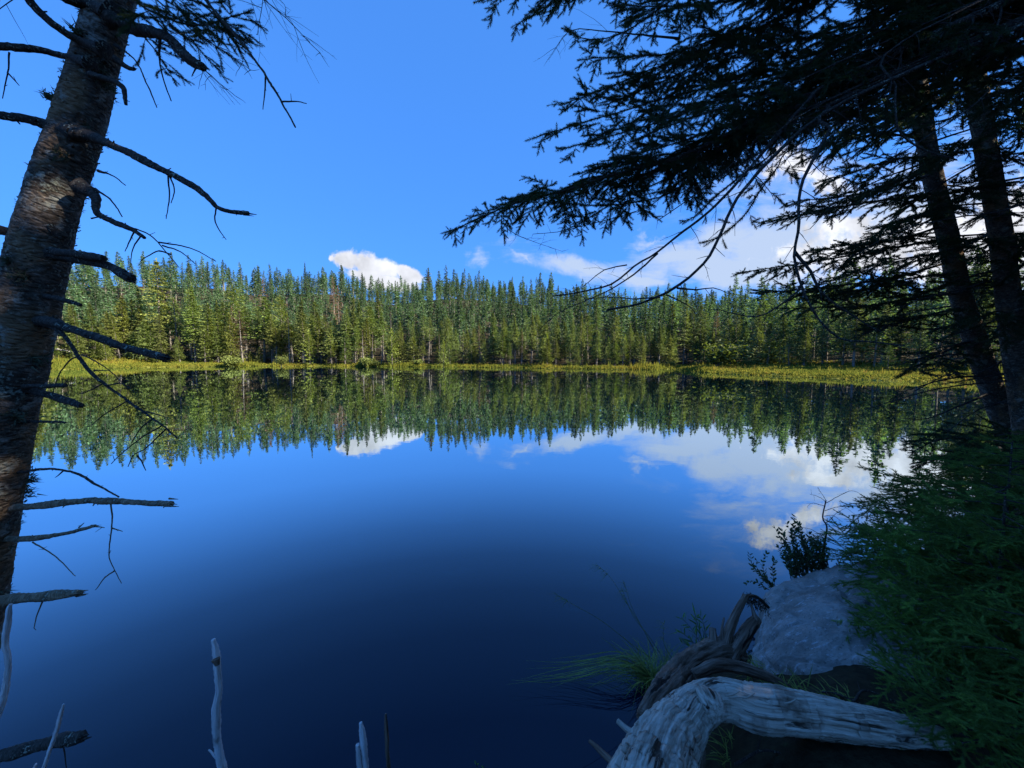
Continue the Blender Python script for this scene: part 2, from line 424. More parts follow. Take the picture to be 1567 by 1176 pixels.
def rock_fn(q):
    o = q.new('ShaderNodeTexCoord').outputs['Object']
    n1 = q.noise(o, 3.2, 8, .62, .3); n2 = q.noise(q.vm('MULTIPLY', o, (1, 2.4, 1)), 15, 8, .7); n3 = q.noise(o, 70, 4, .7)
    c = q.ramp(n1, [(.32, (.16, .145, .12)), (.52, (.30, .28, .25)), (.72, (.42, .40, .37))])
    c = q.mix(q.rng(n2, .56, .66), c, (.50, .51, .52, 1)); c = q.mix(q.rng(n3, .56, .72), c, (.07, .07, .065, 1))
    c = q.mix(q.rng(q.noise(o, 1.3, 4, .6), .5, .7), c, (.13, .125, .10, 1)); p = q.new('ShaderNodeBsdfPrincipled'); q.l.new(c, p.inputs['Base Color']); p.inputs['Roughness'].default_value = .75
    b = q.new('ShaderNodeBump'); b.inputs['Strength'].default_value = .7; b.inputs['Distance'].default_value = .05
    q.l.new(q.m('ADD', n1, q.m('ADD', q.m('MULTIPLY', n2, .8), q.m('MULTIPLY', n3, .15))), b.inputs['Height'])
    q.l.new(b.outputs[0], p.inputs['Normal']); return p.outputs[0]
M['rock'] = mat('rock', rock_fn)
def ground_fn(q):
    o = q.new('ShaderNodeTexCoord').outputs['Object']; a = attr(q, 'tint').outputs['Fac']
    n1 = q.noise(o, .8, 8, .65); n2 = q.noise(o, 12, 6, .65)
    forest = q.ramp(n2, [(.3, (.018, .014, .009)), (.6, (.05, .04, .022)), (.8, (.06, .07, .025))])
    marsh = q.ramp(n1, [(.3, (.10, .12, .025)), (.5, (.19, .19, .035)), (.75, (.26, .23, .05))])
    c = q.mix(q.rng(a, .3, .7), forest, marsh)
    p = q.new('ShaderNodeBsdfPrincipled'); q.l.new(c, p.inputs['Base Color']); p.inputs['Roughness'].default_value = .95
    p.inputs['Specular IOR Level'].default_value = .1
    b = q.new('ShaderNodeBump'); b.inputs['Strength'].default_value = .8; b.inputs['Distance'].default_value = .05
    q.l.new(n2, b.inputs['Height']); q.l.new(b.outputs[0], p.inputs['Normal']); return p.outputs[0]
M['ground'] = mat('ground', ground_fn)
def water_fn(q):
    o = q.new('ShaderNodeTexCoord').outputs['Object']
    n1 = q.noise(q.vm('MULTIPLY', o, (1, 1.0, 1)), 1.4, 3, .5); n2 = q.noise(q.vm('MULTIPLY', o, (.5, 1, 1)), .22, 3, .5)
    b = q.new('ShaderNodeBump'); b.inputs['Strength'].default_value = 1; b.inputs['Distance'].default_value = .0011
    q.l.new(q.m('ADD', n1, q.m('MULTIPLY', n2, 1.5)), b.inputs['Height'])
    lw = q.new('ShaderNodeLayerWeight'); lw.inputs[0].default_value = .5
    fr = q.ramp(lw.outputs['Facing'], [(0, .02), (.29, .030), (.40, .06), (.467, .10), (.53, .175), (.593, .32), (.65, .50), (.71, .68), (.85, .87), (1, .97)])
    d = q.new('ShaderNodeBsdfDiffuse'); d.inputs[0].default_value = (.0001, .004, .018, 1)
    gl = q.new('ShaderNodeBsdfGlossy'); gl.inputs['Roughness'].default_value = 0; gl.inputs[0].default_value = (.86, .96, 1, 1)
    q.l.new(b.outputs[0], gl.inputs['Normal'])
    ms = q.new('ShaderNodeMixShader'); q.l.new(fr, ms.inputs[0]); q.l.new(d.outputs[0], ms.inputs[1]); q.l.new(gl.outputs[0], ms.inputs[2])
    return ms.outputs[0]
M['water'] = mat('water', water_fn)

# ------------------------------------------------------------------ terrain
def shore_pt(px, py): p = PZ(px, py, 0); return (p[0], p[1])
POND = [(-62, 22), (-40, 12), (-22, 6.5), (-9, 2.6), (-4, 1.35), (-1.2, 1.1), (.1, 1.2), (.55, 1.75), (.95, 2.35), (1.6, 2.85), (2.4, 3.3), (3.6, 3.9), (6, 5.2), (10, 8),
        (16, 12.5), (26, 20), (36, 27), (42, 33)]
FAR = [shore_pt(x, y) for x, y in ((1450, 585), (1400, 584), (1300, 581), (1200, 577), (1100, 572), (1055, 568.5), (1040, 565.5), (1000, 566), (900, 565),
                                   (800, 563.5), (700, 562), (600, 561.5), (500, 561), (400, 560.5), (300, 562), (200, 563), (120, 565.5), (50, 568), (0, 571))]
POND = POND + FAR + [(-82, 42), (-74, 30)]
_rs = np.random.RandomState(5)
pl = np.array(POND); dense = []
for i in range(len(pl)):
    a, b = pl[i], pl[(i + 1) % len(pl)]; L_ = np.linalg.norm(b - a); n = max(1, int(L_ / 2.2)) if a[1] > 15 or b[1] > 15 else max(1, int(L_ / .6))
    nrm = np.array([a[1] - b[1], b[0] - a[0]]) / L_
    for j in range(n):
        amp = min(.9, .012 * np.linalg.norm(a)) if a[1] > 15 else .05
        dense.append(a + (b - a) * j / n + nrm * _rs.uniform(-1, 1) * amp)
dense = np.array(dense); dA = dense; dB = np.roll(dense, -1, 0)
def sdf(x, y):                           # >0 on land
    x = np.asarray(x, float); sh = x.shape; p = np.stack([x.ravel(), np.asarray(y, float).ravel()], 1)
    res = np.empty(len(p))
    for s in range(0, len(p), 20000):
        q = p[s:s + 20000]; best = np.full(len(q), 1e18); ins = np.zeros(len(q), bool)
        for a, b in zip(dA, dB):
            e = b - a; w = q - a; t = np.clip((w @ e) / (e @ e + 1e-12), 0, 1)
            dd = w - t[:, None] * e; best = np.minimum(best, (dd ** 2).sum(1))
            c = ((a[1] > q[:, 1]) != (b[1] > q[:, 1]))
            with np.errstate(divide='ignore', invalid='ignore'):
                xi = (b[0] - a[0]) * (q[:, 1] - a[1]) / (b[1] - a[1] + 1e-12) + a[0]
            ins ^= c & (q[:, 0] < xi)
        res[s:s + 20000] = np.sqrt(best) * np.where(ins, -1, 1)
    return res.reshape(sh)
SK_U = [-1.6, -1.19, -.97, -.77, -.65, -.53, -.45, -.38, -.31, -.21, -.14, .03, .11, .28, .37, .54, .71, .88, 1.05, 1.6]
SK_Y = [432, 430, 424, 420, 428, 420, 418, 424, 432, 423, 420, 430, 436, 446, 446, 448, 450, 456, 458, 462]
SK_T = [pxdir(783, y - 1)[2] / pxdir(783, y)[1] for y in SK_Y]
def sstep(x): x = np.clip(x, 0, 1); return x * x * (3 - 2 * x)
def height(x, y, d=None):
    x = np.asarray(x, float); y = np.asarray(y, float)
    if d is None: d = sdf(x, y)
    r = np.hypot(x, y); yf = np.maximum(y, 5); u = np.where(y > 5, x / yf, np.sign(x) * 1.6)
    u = np.clip(u, -1.6, 1.6)
    T = np.interp(u, SK_U, SK_T); ybase = np.interp(u, [-1.2, -1, -.6, 0, .35, .7, 1.1], [66, 82, 88, 76, 58, 44, 36])
    ridge = ybase + np.interp(u, [-1.2, 0, 1.1], [100, 105, 75])
    zr = np.maximum(T * ridge + CAMZ - 9.5, 2.0)
    slope0 = np.interp(u, [-1.1, -.7, 0, .4, 1], [.055, .045, .05, .04, .03])
    zf = np.minimum(d, .8) * .35 + np.minimum(d, 20) * slope0
    zf = zf + sstep((d - 2) / (ridge - ybase + 14)) * (zr - .8)
    zf = zf - np.clip(r - 300, 0, 400) * .02
    zn = .5 * sstep(d / .9) + np.clip(d, 0, 30) * .05
    wn = np.clip(1 - (r - 14) / 22, 0, 1) * np.clip(1 - (y - 14) / 14, 0, 1); wn = np.where(y < 2, 1, wn)
    z = zf * (1 - wn) + zn * wn
    bump = (np.sin(x * .9 + np.sin(y * .7)) + np.sin(y * 1.1 + 1 + np.sin(x * .5))) * .5
    z = z + np.where(d > 0, np.minimum(d, 1) * .06 * bump, 0)
    return np.where(d < 0, np.maximum(d * .6, -1.6) - .02, z)
NA, NR = 600, 260
ang = np.arange(NA) / NA * 2 * np.pi; rad = .25 * (1800 / .25) ** (np.arange(NR) / (NR - 1.0))
X = np.outer(rad, np.sin(ang)); Y = np.outer(rad, np.cos(ang)); D = sdf(X, Y); Z = height(X, Y, D)
v = np.stack([X, Y, Z], -1).reshape(-1, 3)
def bandw(u): return np.interp(u, [-1.3, -.95, -.75, -.5, .42, .5, .7, 1.3], [15, 11, 5, 2.0, 2.0, 8, 13, 12])
uu = np.where(Y > 5, X / np.maximum(Y, 5), 9)
marsh = np.clip(1.2 - D / bandw(np.clip(uu, -1.3, 1.3)), 0, 1) * (Y > 18)
i = np.arange(NR - 1)[:, None] * NA; j = np.arange(NA)[None]; j2 = (j + 1) % NA
f = np.stack([i + j, i + NA + j, i + NA + j2, i + j2], -1).reshape(-1, 4)
mb = MB(); mb.add(np.vstack([v, [[0, 0, Z[0].mean()]]]), f, np.append(marsh.ravel(), 0))
tri = np.stack([np.arange(NA), (np.arange(NA) + 1) % NA, np.full(NA, NA * NR)], -1)
mb.f[3].append(tri[:, ::-1] if False else tri)
tag(mb.build('ground', M['ground'], None, True), kind='structure')
mb = MB(); n = 96; th = np.arange(n) / n * 2 * np.pi
mb.add([(1000 * math.sin(-a), 1000 * math.cos(a), 0) for a in th] + [(0, 0, 0)], [(i_, (i_ + 1) % n, n) for i_ in range(n)])
tag(mb.build('water', M['water'], None), kind='structure')

# ------------------------------------------------------------------ marsh grass on the far shore
rs = np.random.RandomState(11)
N = 420000
uq = rs.uniform(-1.45, 1.45, N); yq = rs.uniform(24, 110, N); xq = uq * yq
keep = rs.rand(N) < (yq / 110); xq, yq, uq = xq[keep], yq[keep], uq[keep]
dq = sdf(xq, yq); bw = bandw(uq)
hump = np.sin(xq * .55 + np.sin(yq * .4) * 2) + np.sin(xq * .23 + 2)
ok = (dq > -.15 - .25 * (hump > .6)) & (dq < bw * rs.uniform(.5, 1.5, len(dq)))
xq, yq, dq, uq, hump = xq[ok], yq[ok], dq[ok], uq[ok], hump[ok]
sel = rs.permutation(len(xq))[:34000]; xq, yq, dq, uq, hump = xq[sel], yq[sel], dq[sel], uq[sel], hump[sel]
zq = np.maximum(height(xq, yq, dq), 0) - .03
nb_ = len(xq); mb = MB()
hh = rs.uniform(.12, .45, nb_) * (1 + 1.0 * np.clip(hump - .3, 0, 1)) * (1 + 1.2 * (rs.rand(nb_) < .03)) * np.where(np.abs(uq) < .45, 1.15, .8) * np.where(dq < 1.2, .8, 1)
patch = np.sin(xq * .16 + yq * .25) + np.sin(xq * .41 - yq * .12 + 1.3)
tint = np.clip(.42 + .1 * patch + rs.normal(0, .13, nb_) + .1 * (uq > .45), 0, 1)
for b in range(4):
    a = rs.uniform(0, 6.28, nb_); w = rs.uniform(.05, .13, nb_); ln = rs.normal(0, .16, (nb_, 2)) ; ofs = rs.normal(0, .16, (nb_, 2))
    p = np.stack([xq + ofs[:, 0], yq + ofs[:, 1], zq], 1)
    e = np.stack([np.cos(a) * w, np.sin(a) * w, 0 * a], 1)
    top = p + np.stack([ln[:, 0], ln[:, 1], hh * rs.uniform(.7, 1.2, nb_)], 1)
    vv = np.stack([p - e, p + e, top], 1).reshape(-1, 3)
    mb.add(vv, np.arange(nb_ * 3).reshape(-1, 3), np.repeat(np.clip(tint + rs.normal(0, .08, nb_), 0, 1), 3))
tag(mb.build('marsh_grass', M['marsh_grass'], None), 'yellow-green marsh grass along the whole far shore', 'grass', kind='stuff')

# ------------------------------------------------------------------ conifer templates
def conifer(seed, H, Rr, base=.1, nwh=40, per=7, cl=11, droop=.25, size=.36, dead=0, pw=.66, upsweep=0, irr=.28, trunk_r=None, sparse=0):
    r = np.random.RandomState(seed); tr = MB(); cr = MB()
    tw = r.normal(0, .012 * H, 2)
    def axis(z): z = np.asarray(z, float); q = z / H; return np.stack([tw[0] * q * q, tw[1] * np.sin(q * 2.5), z], -1)
    zz = np.linspace(-.4, H, 12); tr_r = trunk_r or (.011 * H + .03)
    tube(tr, axis(zz), np.linspace(tr_r, .012, 12), 6, cap=False)
    # dead lower branches
    nd = int(dead * 60)
    for i_ in range(nd):
        z = r.uniform(.06, base + .15) * H; a = r.uniform(0, 6.28); ln = Rr * r.uniform(.25, .8)
        d = np.array([math.cos(a), math.sin(a), -r.uniform(0, .5)]); p = axis(z)
        w = np.array([0, 0, .022]); q = p + d * ln
        tr.add([p - w, p + w, q], [[0, 1, 2]])
        s = np.cross(d, [0, 0, 1]) * .4
        for t_ in (.45, .7):
            m_ = p + d * ln * t_; e_ = m_ + (d * .5 + s) * ln * .3; s = -s; tr.add([m_ - w * .6, m_ + w * .6, e_], [[0, 1, 2]])
    # living crown
    nb = nwh * per
    z = (base + (1 - base) * np.repeat((np.arange(nwh) + .5) / nwh, per) ** .93) * H + r.normal(0, .06, nb)
    z = np.minimum(z, H * .985); t = (z / H - base) / (1 - base)
    a = r.uniform(0, 6.28, nb)
    side = 1 + irr * np.sin(a + r.uniform(0, 6)) + irr * np.sin(2 * a + z * .9 + r.uniform(0, 6))
    ln = (Rr * np.clip(1 - t, 0, 1) ** pw * np.clip(.55 + t * 3.2, 0, 1) * r.uniform(.55, 1.15, nb) * side + .1)
    keep_ = r.rand(nb) > sparse + .06; z, t, a, ln = z[keep_], t[keep_], a[keep_], ln[keep_]; nb = len(z)
    s = np.tile((np.arange(cl) + 1.0) / cl, nb) + r.uniform(-.05, .05, nb * cl); s = np.clip(s, .08, 1.03)
    zb = np.repeat(z, cl); ab = np.repeat(a, cl); lb = np.repeat(ln, cl); tb = np.repeat(t, cl)
    ca, sa = np.cos(ab), np.sin(ab)
    lat = r.uniform(-1, 1, nb * cl) * lb * .38 * (1.2 - s)
    slope = upsweep * tb - droop * (1 - tb)
    zo = lb * (slope * s + (-droop * .6) * s ** 2 + .18 * s ** 3) + r.normal(0, .05, nb * cl) - np.abs(lat) * .15
    c = axis(zb) + np.stack([ca * lb * s - sa * lat, sa * lb * s + ca * lat, zo], -1)
    yaw = ab + np.sign(lat) * r.uniform(.1, .9, nb * cl)
    pitch = slope * 1.0 - .25 * s + r.normal(0, .3, nb * cl)
    d = np.stack([np.cos(yaw) * np.cos(pitch), np.sin(yaw) * np.cos(pitch), np.sin(pitch)], -1)
    sz = size * r.uniform(.6, 1.25, nb * cl) * np.clip(.45 + lb / Rr * .8, .4, 1.1)
    q = r.normal(0, .55, (nb * cl, 3)) + np.array([0, 0, 1.0]); w = norm(np.cross(d, q)) * (sz * .22)[:, None]
    h = d * (sz * .5)[:, None]
    vv = np.stack([c - h, c + w * r.uniform(.6, 1.3, (nb * cl, 1)), c + h, c - w * r.uniform(.6, 1.3, (nb * cl, 1)) - [0, 0, .03]], 1).reshape(-1, 3)
    cr.add(vv, np.arange(nb * cl * 4).reshape(-1, 4), np.repeat(r.uniform(.62, 1.4, nb * cl), 4))
    # leading shoot
    k = 10; zt = H * np.linspace(.95, 1.015, k); th_ = r.uniform(0, 6.28, k)
    c = axis(zt); vv = np.stack([c - [0, 0, .12], c + np.stack([np.cos(th_) * .13, np.sin(th_) * .13, 0 * th_ + .1], -1), c + [0, 0, .28]], 1).reshape(-1, 3)
    cr.add(vv, np.arange(3 * k).reshape(-1, 3), .9)
    return tr, cr
def bush(seed, H, Rr):
    r = np.random.RandomState(seed); tr = MB(); cr = MB(); cs = []
    for i_ in range(7):
        a = r.uniform(0, 6.28); e = np.array([math.cos(a) * Rr * r.uniform(.3, .8), math.sin(a) * Rr * r.uniform(.3, .8), H * r.uniform(.55, .95)])
        tube(tr, spline([(0, 0, -.1), e * [.35, .35, .5], e], .3), .03, 4, cap=False); cs.append(e)
    n = 1500; ci_ = r.randint(0, 7, n); c = np.array(cs)[ci_] * r.uniform(.45, 1.1, (n, 1)) + r.normal(0, .24 * Rr, (n, 3)) * [1, 1, .7]
    c[:, 2] = np.abs(c[:, 2]) + .05
    d = norm(r.normal(0, 1, (n, 3))); w = norm(np.cross(d, r.normal(0, 1, (n, 3)))) * .08; d = d * .13
    cr.add(np.stack([c - d, c + w, c + d, c - w], 1).reshape(-1, 3), np.arange(4 * n).reshape(-1, 4), np.repeat(r.uniform(.6, 1.4, n), 4))
    return tr, cr
def snagtree(seed, H):
    tr, cr = conifer(seed, H, H * .09, .35, 22, 4, 4, .1, .3, dead=1.6, sparse=.3); return tr, cr

def tmpl(tc_): t, c = tc_; return t.mesh('trunk', M['bark_far'], True), c.mesh('crown', M['far_crown'])
TPL = {
 'tall': [tmpl(conifer(1, 15, 2.3, .22, 44, 7, 16, .22, dead=1.0)), tmpl(conifer(2, 17, 2.3, .30, 44, 7, 16, .3, dead=1.2, irr=.3)),
          tmpl(conifer(3, 16, 1.9, .25, 46, 7, 15, .35, dead=.8)), tmpl(conifer(4, 14, 2.6, .35, 38, 7, 16, .15, dead=1.2, irr=.35, sparse=.12)),
          tmpl(conifer(5, 18, 1.7, .3, 50, 7, 15, .3, dead=1.0, pw=.95)), tmpl(conifer(6, 15, 2.3, .5, 30, 8, 12, .1, dead=1.4, irr=.4, upsweep=.3, pw=.6, sparse=.1))],
 'full': [tmpl(conifer(11, 13, 2.3, .08, 42, 8, 16, .3, dead=.3)), tmpl(conifer(12, 15, 2.5, .12, 46, 8, 16, .35, dead=.4, pw=.9)),
          tmpl(conifer(13, 11, 2.0, .05, 38, 8, 16, .2)), tmpl(conifer(14, 14, 2.2, .15, 44, 8, 16, .28, irr=.3, dead=.5))],
 'young': [tmpl(conifer(21, 5, 1.25, .04, 26, 7, 8, .05, .26, upsweep=.35)), tmpl(conifer(22, 6, 1.1, .12, 26, 6, 8, .1, .26, upsweep=.3, sparse=.15, dead=.3)),
           tmpl(conifer(23, 4, 1.2, .02, 22, 7, 8, .02, .24, upsweep=.4)), tmpl(conifer(24, 7, 1.5, .08, 30, 7, 9, .1, .28, upsweep=.3))],
 'dying': [tmpl(snagtree(31, 15)), tmpl(snagtree(32, 13)), tmpl(conifer(33, 15, 1.5, .3, 36, 6, 8, .3, .32, sparse=.3, dead=1.2))],
 'bush': [tmpl(bush(41, 1.6, 1.2)), tmpl(bush(42, 2.6, 1.6))],
}

# ------------------------------------------------------------------ far forest
rs = np.random.RandomState(77)
cand = []
N = 60000
uq = rs.uniform(-1.6, 1.55, N); yq = 28 + (245 - 28) * rs.rand(N) ** .6; xq = uq * yq
dq = sdf(xq, yq); bw = bandw(uq)
ok = (dq > bw * .8 + .6) & (dq < 128) & (np.hypot(xq, yq) > 30); xq, yq, dq, uq = xq[ok], yq[ok], dq[ok], uq[ok]
grid = {}; chosen = []
for k in range(len(xq)):
    sp = 1.8 if dq[k] - bandw(uq[k]) < 6 else (2.1 + dq[k] * .016) * (1 + .35 * math.sin(xq[k] * .21 + math.sin(yq[k] * .17)) ** 2)
    key = (int(xq[k] // 4), int(yq[k] // 4)); good = True
    for ax in (-1, 0, 1):
        for ay in (-1, 0, 1):
            for (qx, qy) in grid.get((key[0] + ax, key[1] + ay), ()):
                if (qx - xq[k]) ** 2 + (qy - yq[k]) ** 2 < sp * sp: good = False; break
            if not good: break
        if not good: break
    if good:
        grid.setdefault(key, []).append((xq[k], yq[k])); chosen.append(k)
chosen = np.array(chosen); xq, yq, dq, uq = xq[chosen], yq[chosen], dq[chosen], uq[chosen]
zq = height(xq, yq, dq)
order = np.argsort(dq + (yq / (1 + np.abs(uq) * .2)) * .02); xq, yq, dq, uq, zq = (a_[order] for a_ in (xq, yq, dq, uq, zq))
open('/tmp/n.txt', 'w').write(str(len(xq))) if False else None; NFOREST = len(xq)
ORD = 'first second third fourth fifth sixth seventh eighth ninth tenth eleventh twelfth thirteenth fourteenth fifteenth sixteenth seventeenth eighteenth nineteenth twentieth'.split()
BANDS = [(-9e9, 250, 'left of the picture behind the leaning trunk branches'), (250, 400, 'just left of the tallest pointed skyline spruce'),
         (400, 520, 'under the tallest pointed skyline spruce'), (520, 670, 'under the small white cumulus cloud'),
         (670, 840, 'under the low end of the overhanging bough'), (840, 1050, 'under the two long bare limb tips'),
         (1050, 1300, 'behind the broad yellow marsh at right'), (1300, 9e9, 'seen through the near spruces at far right')]
def band_of(px):
    for a_, b_, s_ in BANDS:
        if a_ <= px < b_: return s_
def px_of(x, y): return W / 2 + F * x / y
def tree_copy(kind, vi, name, loc, scale, rz, tint, tilt=0):
    tm, cm = TPL[kind][vi]
    e = empty(name, loc, rz); e.rotation_euler = (tilt, tilt * .6, rz); e.scale = scale
    for nm, me in (('trunk', tm), ('crown', cm)):
        o = bpy.data.objects.new(nm, me); COL.objects.link(o); o.parent = e; o.color = (*tint, 1)
    return e
GREEN = lambda r: np.array([.062, .092, .026]) * r.uniform(.8, 1.25)
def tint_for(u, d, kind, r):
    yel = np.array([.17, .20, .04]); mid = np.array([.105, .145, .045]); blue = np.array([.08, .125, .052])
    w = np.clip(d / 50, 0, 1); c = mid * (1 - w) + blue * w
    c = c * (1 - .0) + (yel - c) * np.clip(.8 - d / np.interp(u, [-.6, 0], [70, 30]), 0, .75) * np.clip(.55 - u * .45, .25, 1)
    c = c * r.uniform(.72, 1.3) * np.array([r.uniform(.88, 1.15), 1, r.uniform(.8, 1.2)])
    if kind == 'dying': c = np.array([.13, .085, .05]) * r.uniform(.7, 1.1)
    return c
NIND = 285
front = []
for k in range(min(NIND, len(xq))):
    u, d = uq[k], dq[k]; px = px_of(xq[k], yq[k]); edge = d < bandw(u) + 3.2
    r1 = rs.rand()
    if edge: kind = 'young' if r1 < .42 else 'full' if r1 < .66 else 'tall' if r1 < .93 else 'dying'
    else: kind = 'full' if r1 < .22 else 'tall' if r1 < .92 else 'dying'
    vi = rs.randint(len(TPL[kind])); s = rs.uniform(.78, 1.12) * (1 if not edge or kind == 'young' else .8)
    s *= np.interp(u, [-.95, -.6, -.3, .3, 1], [.88, .80, .60, .55, .55]) * (1 + min(d, 30) * .006) * rs.choice([.72, .9, 1.0, 1.1, 1.25])
    if kind == 'young': s = rs.uniform(.45, 1.15)
    name = {'tall': 'spruce_tree', 'full': 'fir_tree', 'young': 'young_spruce', 'dying': 'dead_spruce'}[kind]
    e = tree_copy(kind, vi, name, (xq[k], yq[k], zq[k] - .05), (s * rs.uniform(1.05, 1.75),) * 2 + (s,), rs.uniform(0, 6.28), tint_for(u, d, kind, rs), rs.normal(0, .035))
    what = {'tall': 'tall slim spruce with bare grey lower trunk', 'full': 'bushy green fir clothed almost to the ground',
            'young': 'short yellow-green young spruce', 'dying': 'thin grey-brown dying spruce'}[kind]
    front.append((px, d, e, kind, what, edge))
# labels: edge trees one by one, those behind by stretch of shore
from collections import defaultdict
cnt = defaultdict(list)
for t_ in front:
    cnt[(band_of(t_[0]), t_[3], t_[5])].append(t_)
for (bnd, kind, edge), lst in cnt.items():
    lst.sort(key=lambda t_: t_[0])
    for i_, (px, d, e, kd, what, ed) in enumerate(lst):
        nm = {'tall': 'spruce', 'full': 'fir', 'young': 'young spruce', 'dying': 'dying spruce'}[kind]
        grp = {'tall': 'tall spruces of the far forest', 'full': 'firs of the far forest', 'young': 'young spruces along the far shore', 'dying': 'dying spruces of the far forest'}[kind]
        short = {'tall': 'tall slim spruce', 'full': 'bushy green fir', 'young': 'short yellow-green spruce', 'dying': 'grey-brown dying spruce'}[kind]
        if len(lst) <= 20:
            lab = '%s %s, %s from left, %s' % (short, 'at the marsh edge' if ed else 'farther back', ORD[i_], bnd)
            ws = lab.split()
            if len(ws) > 16: lab = '%s %s, %s from left, %s' % (short, 'on the bank' if ed else 'behind', ORD[i_], bnd)
            e['label'] = ' '.join(lab.split()[:16])
        else:
            e['label'] = ' '.join(('%s packed in the far forest %s' % (short, bnd)).split()[:16])
        e['category'] = 'tree'; e['group'] = grp
# the rest of the wood as one mass
def lowpoly(seed, H, Rr, base):
    t, c = conifer(seed, H, Rr, base, 28, 6, 5, .28, .72, irr=.35, dead=.4, pw=.66); return t.arrays(), c.arrays()
LOW = [lowpoly(51, 15, 1.9, .35), lowpoly(52, 16, 1.7, .4), lowpoly(53, 14, 2.0, .3), lowpoly(54, 15, 2.0, .08), lowpoly(55, 13, 1.8, .1)]
wm = MB(); tmq = MB()
for k in range(NIND, len(xq)):
    (tv, tf, tt, _), (cv_, cf, ct, _) = LOW[rs.randint(5)]
    s = rs.choice([.42, .6, .72, .8, .9], p=[.15, .25, .3, .2, .1]) * rs.uniform(.9, 1.1) * (1.25 if rs.rand() < .07 else 1); a = rs.uniform(0, 6.28); ca, sa = math.cos(a), math.sin(a)
    Mx = np.array([[ca, -sa, 0], [sa, ca, 0], [0, 0, 1]]) * s; o_ = np.array([xq[k], yq[k], zq[k] - .1]); Mx[:2] *= rs.uniform(.95, 1.3)
    q = cv_ @ Mx.T + o_; tn = rs.uniform(.65, 1.35)
    for kk in (3, 4):
        if cf[kk] is not None: wm.f[kk].append(cf[kk] + wm.n)
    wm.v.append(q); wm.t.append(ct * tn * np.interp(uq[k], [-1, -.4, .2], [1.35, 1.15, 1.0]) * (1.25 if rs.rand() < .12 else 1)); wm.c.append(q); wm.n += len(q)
    q = tv @ Mx.T + o_
    for kk in (3, 4):
        if tf[kk] is not None: tmq.f[kk].append(tf[kk] + tmq.n)
    tmq.v.append(q); tmq.t.append(tt); tmq.c.append(q); tmq.n += len(q)
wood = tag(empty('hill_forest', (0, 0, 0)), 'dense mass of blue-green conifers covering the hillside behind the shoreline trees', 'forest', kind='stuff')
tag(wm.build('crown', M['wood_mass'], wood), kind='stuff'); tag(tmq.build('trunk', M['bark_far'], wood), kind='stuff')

# hand-placed shoreline trees and skyline spires
def far_tree(kind, vi, px, py_base, Yd, hpx, tint, name, label, cat='tree', group=None, wide=1.0):
    p = P(px, py_base, Yd); x, y = p[0], p[1]; z = float(height(np.array([x]), np.array([y]))[0]); z = max(z, 0)
    Htpl = {'tall': [15, 17, 16, 14, 18, 15], 'full': [13, 15, 11, 14], 'young': [5, 6, 4, 7], 'dying': [15, 13, 15], 'bush': [1.6, 2.6]}[kind][vi]
    topz = P(px, py_base - hpx, Yd)[2]; s = (topz - z) / Htpl
    e = tree_copy(kind, vi, name, (x, y, z - .05), (s * wide, s * wide, s), px, tint); tag(e, label, cat, group); return e
YG = (.19, .235, .045)
G1 = 'young spruces along the far shore'
far_tree('young', 0, 600, 553, 84, 48, YG, 'young_spruce', 'bright yellow-green pointed spruce on the bank below the cumulus cloud', group=G1)
far_tree('young', 3, 528, 552, 86, 42, (.08, .12, .025), 'young_spruce', 'rounded green spruce beside the pale shore stones', group=G1, wide=1.3)
far_tree('young', 2, 474, 550, 88, 42, YG, 'young_spruce', 'small flat-topped bright spruce left of the pale shore stones', group=G1)
far_tree('young', 0, 679, 556, 80, 34, YG, 'young_spruce', 'small bright cone-shaped spruce where the skyline dips', group=G1)
far_tree('young', 0, 836, 556, 77, 46, YG, 'young_spruce', 'bright narrow spruce at the water below the first bare limb tip', group=G1)
far_tree('young', 2, 956, 557, 74, 42, YG, 'young_spruce', 'broad bright cone-shaped spruce left of the marsh point', group=G1)
far_tree('young', 0, 1200, 560, 62, 34, YG, 'young_spruce', 'bright rounded young spruce on the right-hand marsh', group=G1, wide=1.2)
far_tree('young', 3, 1226, 561, 62, 38, (.08, .12, .03), 'young_spruce', 'taller green young spruce right of the rounded one on the marsh', group=G1)
far_tree('young', 2, 1258, 561, 60, 22, YG, 'young_spruce', 'lowest young spruce on the right-hand marsh', group=G1)
far_tree('bush', 1, 1096, 563, 60, 36, (.1, .125, .03), 'shrub', 'big rounded olive shrub behind the point of the right-hand marsh', 'shrub', wide=1.5)
far_tree('bush', 1, 1181, 560, 64, 26, (.12, .115, .06), 'shrub', 'small round grey-green shrub on a thin stem behind the marsh', 'shrub', wide=.6)
BTX = [(1140, 561, 16), (1158, 561, 15), (1290, 562, 14), (1240, 563, 12), (1335, 562, 15), (1370, 563, 12), (430, 552, 10), (355, 553, 12), (560, 555, 12), (575, 557, 8),
       (240, 548, 12), (160, 546, 12), (640, 556, 9), (715, 557, 8), (783, 558, 8), (870, 559, 8), (915, 559, 8), (1030, 561, 12), (1065, 563, 14)]
BTX.sort()
for i_, (bx_, by_, bh_) in enumerate(BTX):
    far_tree('bush', i_ % 2, bx_, by_, 60 if bx_ > 1100 else 70 if bx_ > 1000 else 76 if bx_ > 850 else 84, bh_ * .62, np.array([.15, .18, .045]) * rs.uniform(.8, 1.2), 'low_shrub',
             'low green shrub on the far bank, %s shrub along it from the left' % ORD[i_], 'shrub', 'low shrubs on the far bank', wide=1.1)
G2 = 'spires on the skyline'
